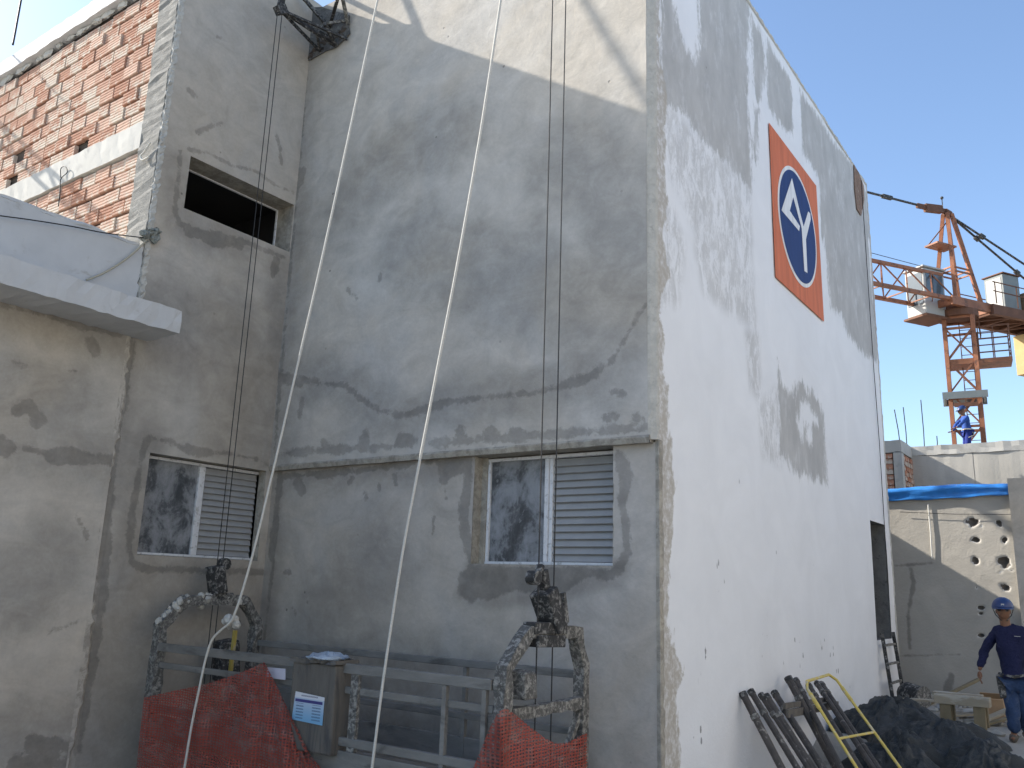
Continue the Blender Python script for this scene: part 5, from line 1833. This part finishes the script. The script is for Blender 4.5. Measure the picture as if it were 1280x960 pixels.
M_SKIN = simple('brown_skin', (.20, .10, .06), .55, .1, 9, .1)
M_SHIRT = simple('navy_shirt', (.014, .017, .055), .9, .25, 6, .9, .03)
M_JEAN = simple('blue_jeans', (.03, .055, .12), .9, .3, 6, .9, .025, dirt=(.12, .14, .18), dirt_at=(.55, .75), dscale=5)
M_HELM = simple('blue_helmet', (.016, .04, .135), .4, .05, 4, .02, spec=.5)
M_BOOT = simple('dusty_boot', (.10, .085, .07), .9, .2, 9, .4)
b0 = at(1273, 927, 2, 0)
tocam = -np.array([b0[0], b0[1], 0]) / np.hypot(b0[0], b0[1])
rgt = np.array([-tocam[1], tocam[0], 0])


def J_(x, y, fwd=0.0):
    return atf(x, y, b0) + tocam * fwd


PW = dict(pelvis=J_(1268, 848), waist=J_(1265, 832), chest=J_(1262, 800, .02), neckb=J_(1257.5, 780.5, .035), neck0=J_(1257.5, 783, .03), neck1=J_(1256, 778, .04), head0=J_(1255.5, 772, .05), head1=J_(1254, 764, .06), head2=J_(1254, 759, .06),
          shl=J_(1245.5, 789.5, .02), ell=J_(1230, 814, -.02), wrl=J_(1224.5, 838, .06), cufl=J_(1225, 835, .055), hal=J_(1225.5, 852, .09), shr=J_(1278, 789.5, .02), elr=J_(1289, 815, -.02), wrr=J_(1290, 838, .06), cufr=J_(1290, 835, .055), har=J_(1289, 852, .09),
          hem=J_(1267, 845), hil=J_(1261.5, 852), knl=J_(1266, 886, .10), anl=J_(1268, 920, .04), anlu=J_(1268, 915, .05), hir=J_(1275, 852), knr=J_(1280, 885, -.02), anr=J_(1283, 908, -.30), anru=J_(1283, 905, -.28),
          side=rgt, fwd=tocam)
for s, dx in (('l', -.02), ('r', .02)):
    a = PW['an' + s].copy()
    a[2] = max(.09, a[2]) if s == 'l' else .10
    PW['an' + s] = a
    PW['an' + s + 'u'] = np.array([PW['an' + s + 'u'][0], PW['an' + s + 'u'][1], a[2] + .01])
    PW['he' + s] = np.array([a[0], a[1], .055]) - tocam * .03
    PW['to' + s] = np.array([a[0], a[1], .048]) + tocam * .17 + rgt * dx
w1 = person('walking worker in blue helmet, navy long-sleeved shirt and jeans at the right edge', b0, PW, (M_SKIN, M_SHIRT, M_JEAN, M_HELM, M_BOOT), (tocam, rgt))
c = J_(1271.5, 795, .17)
MB().bar(c - rgt * .035, c + rgt * .035, .006, .022, tuple(tocam)).build('chest_badge', M_CAB, w1)
p = J_(1250, 852, .10)
MB().bar(p + (0, 0, .10), p - (0, 0, .20) + rgt * .03, .09, .06, tuple(tocam)).build('tool_pouch', M_BLACK, w1, bevel=.02)
q = MB()
q.tube([J_(1249, 842, .03) + tocam * .10 * 0, J_(1258, 844, .15), J_(1268, 845, .17), J_(1280, 844, .14)], .022, 6)
q.build('tool_belt', M_BLACK, w1)

# the second worker, on the crane mast
b2 = at(1211, 560, 1, 31.55)
zh = at(1209, 508, 1, 31.55)[2]
b2[2] = zh - 1.80
tc2 = -np.array([b2[0], b2[1], 0]) / np.hypot(b2[0], b2[1])
r2 = np.array([-tc2[1], tc2[0], 0])
L2 = -r2 * .9 + tc2 * .35                      # he faces left
L2 /= np.linalg.norm(L2)
S2 = np.cross(L2, (0, 0, 1))


def K_(f, s, z):
    return b2 + L2 * f + S2 * s + np.array([0, 0, z])


PK = dict(pelvis=K_(0, 0, .95), waist=K_(0, 0, 1.08), chest=K_(.04, 0, 1.32), neckb=K_(.06, 0, 1.46), neck0=K_(.06, 0, 1.47), neck1=K_(.09, 0, 1.53), head0=K_(.11, 0, 1.58), head1=K_(.13, 0, 1.65), head2=K_(.13, 0, 1.70), hem=K_(0, 0, .98),
          shl=K_(.05, -.18, 1.40), ell=K_(.25, -.24, 1.18), wrl=K_(.40, -.16, 1.05), cufl=K_(.37, -.17, 1.06), hal=K_(.48, -.14, 1.02), shr=K_(.05, .18, 1.40), elr=K_(.28, .22, 1.20), wrr=K_(.42, .14, .98), cufr=K_(.39, .15, 1.0), har=K_(.50, .12, .95),
          hil=K_(0, -.09, .90), knl=K_(.06, -.11, .50), anl=K_(0, -.11, .10), anlu=K_(0, -.11, .16), hir=K_(0, .09, .90), knr=K_(.05, .11, .50), anr=K_(-.03, .11, .10), anru=K_(-.03, .11, .16), side=S2, fwd=L2,
          hel=K_(-.03, -.11, .05), tol=K_(.16, -.12, .05), her=K_(-.06, .11, .05), tor=K_(.13, .12, .05))
M_OVER = simple('blue_overall', (.035, .085, .30), .9, .2, 6, .4, .01)
M_TROU = simple('royal_trousers', (.022, .035, .19), .9, .2, 6, .4, .01)
w2 = person('worker in blue overalls and cap-like helmet working on the crane mast', b2, PK, (M_SKIN, M_OVER, M_TROU, M_HELM, M_BOOT), (L2 * .95 - np.array([0, 0, .3]), S2))
q = MB()
for s in (-1, 1):
    q.tube([K_(-.10, s * .12, .98), K_(-.12, s * .20, .80), K_(.05, s * .2, .72)], .014, 6)
q.tube([K_(.12, -.16, 1.0), K_(.14, 0, 1.0), K_(.12, .16, 1.0), K_(-.12, .15, 1.0), K_(-.13, 0, 1.0), K_(-.12, -.15, 1.0), K_(.12, -.16, 1.0)], .03, 6)
q.build('harness_belt', simple('harness_cream', (.45, .40, .30), .8, .2, 9), w2)
MB().bar(b2 - (.9, 0, .035), b2 + (.9, 0, -.035), .6, .06).build('work_platform', M_WOOD, CR)
MB().bar(b2 + (-.3, 0, -.07), np.array([b2[0] - .3, 33.0, b2[2] - .07]), .08).build('platform_bearer', M_CRD, CR)
MB().bar(b2 + (.5, 0, -.07), np.array([b2[0] + .5, 33.0, b2[2] - .07]), .08).build('platform_bearer', M_CRD, CR)
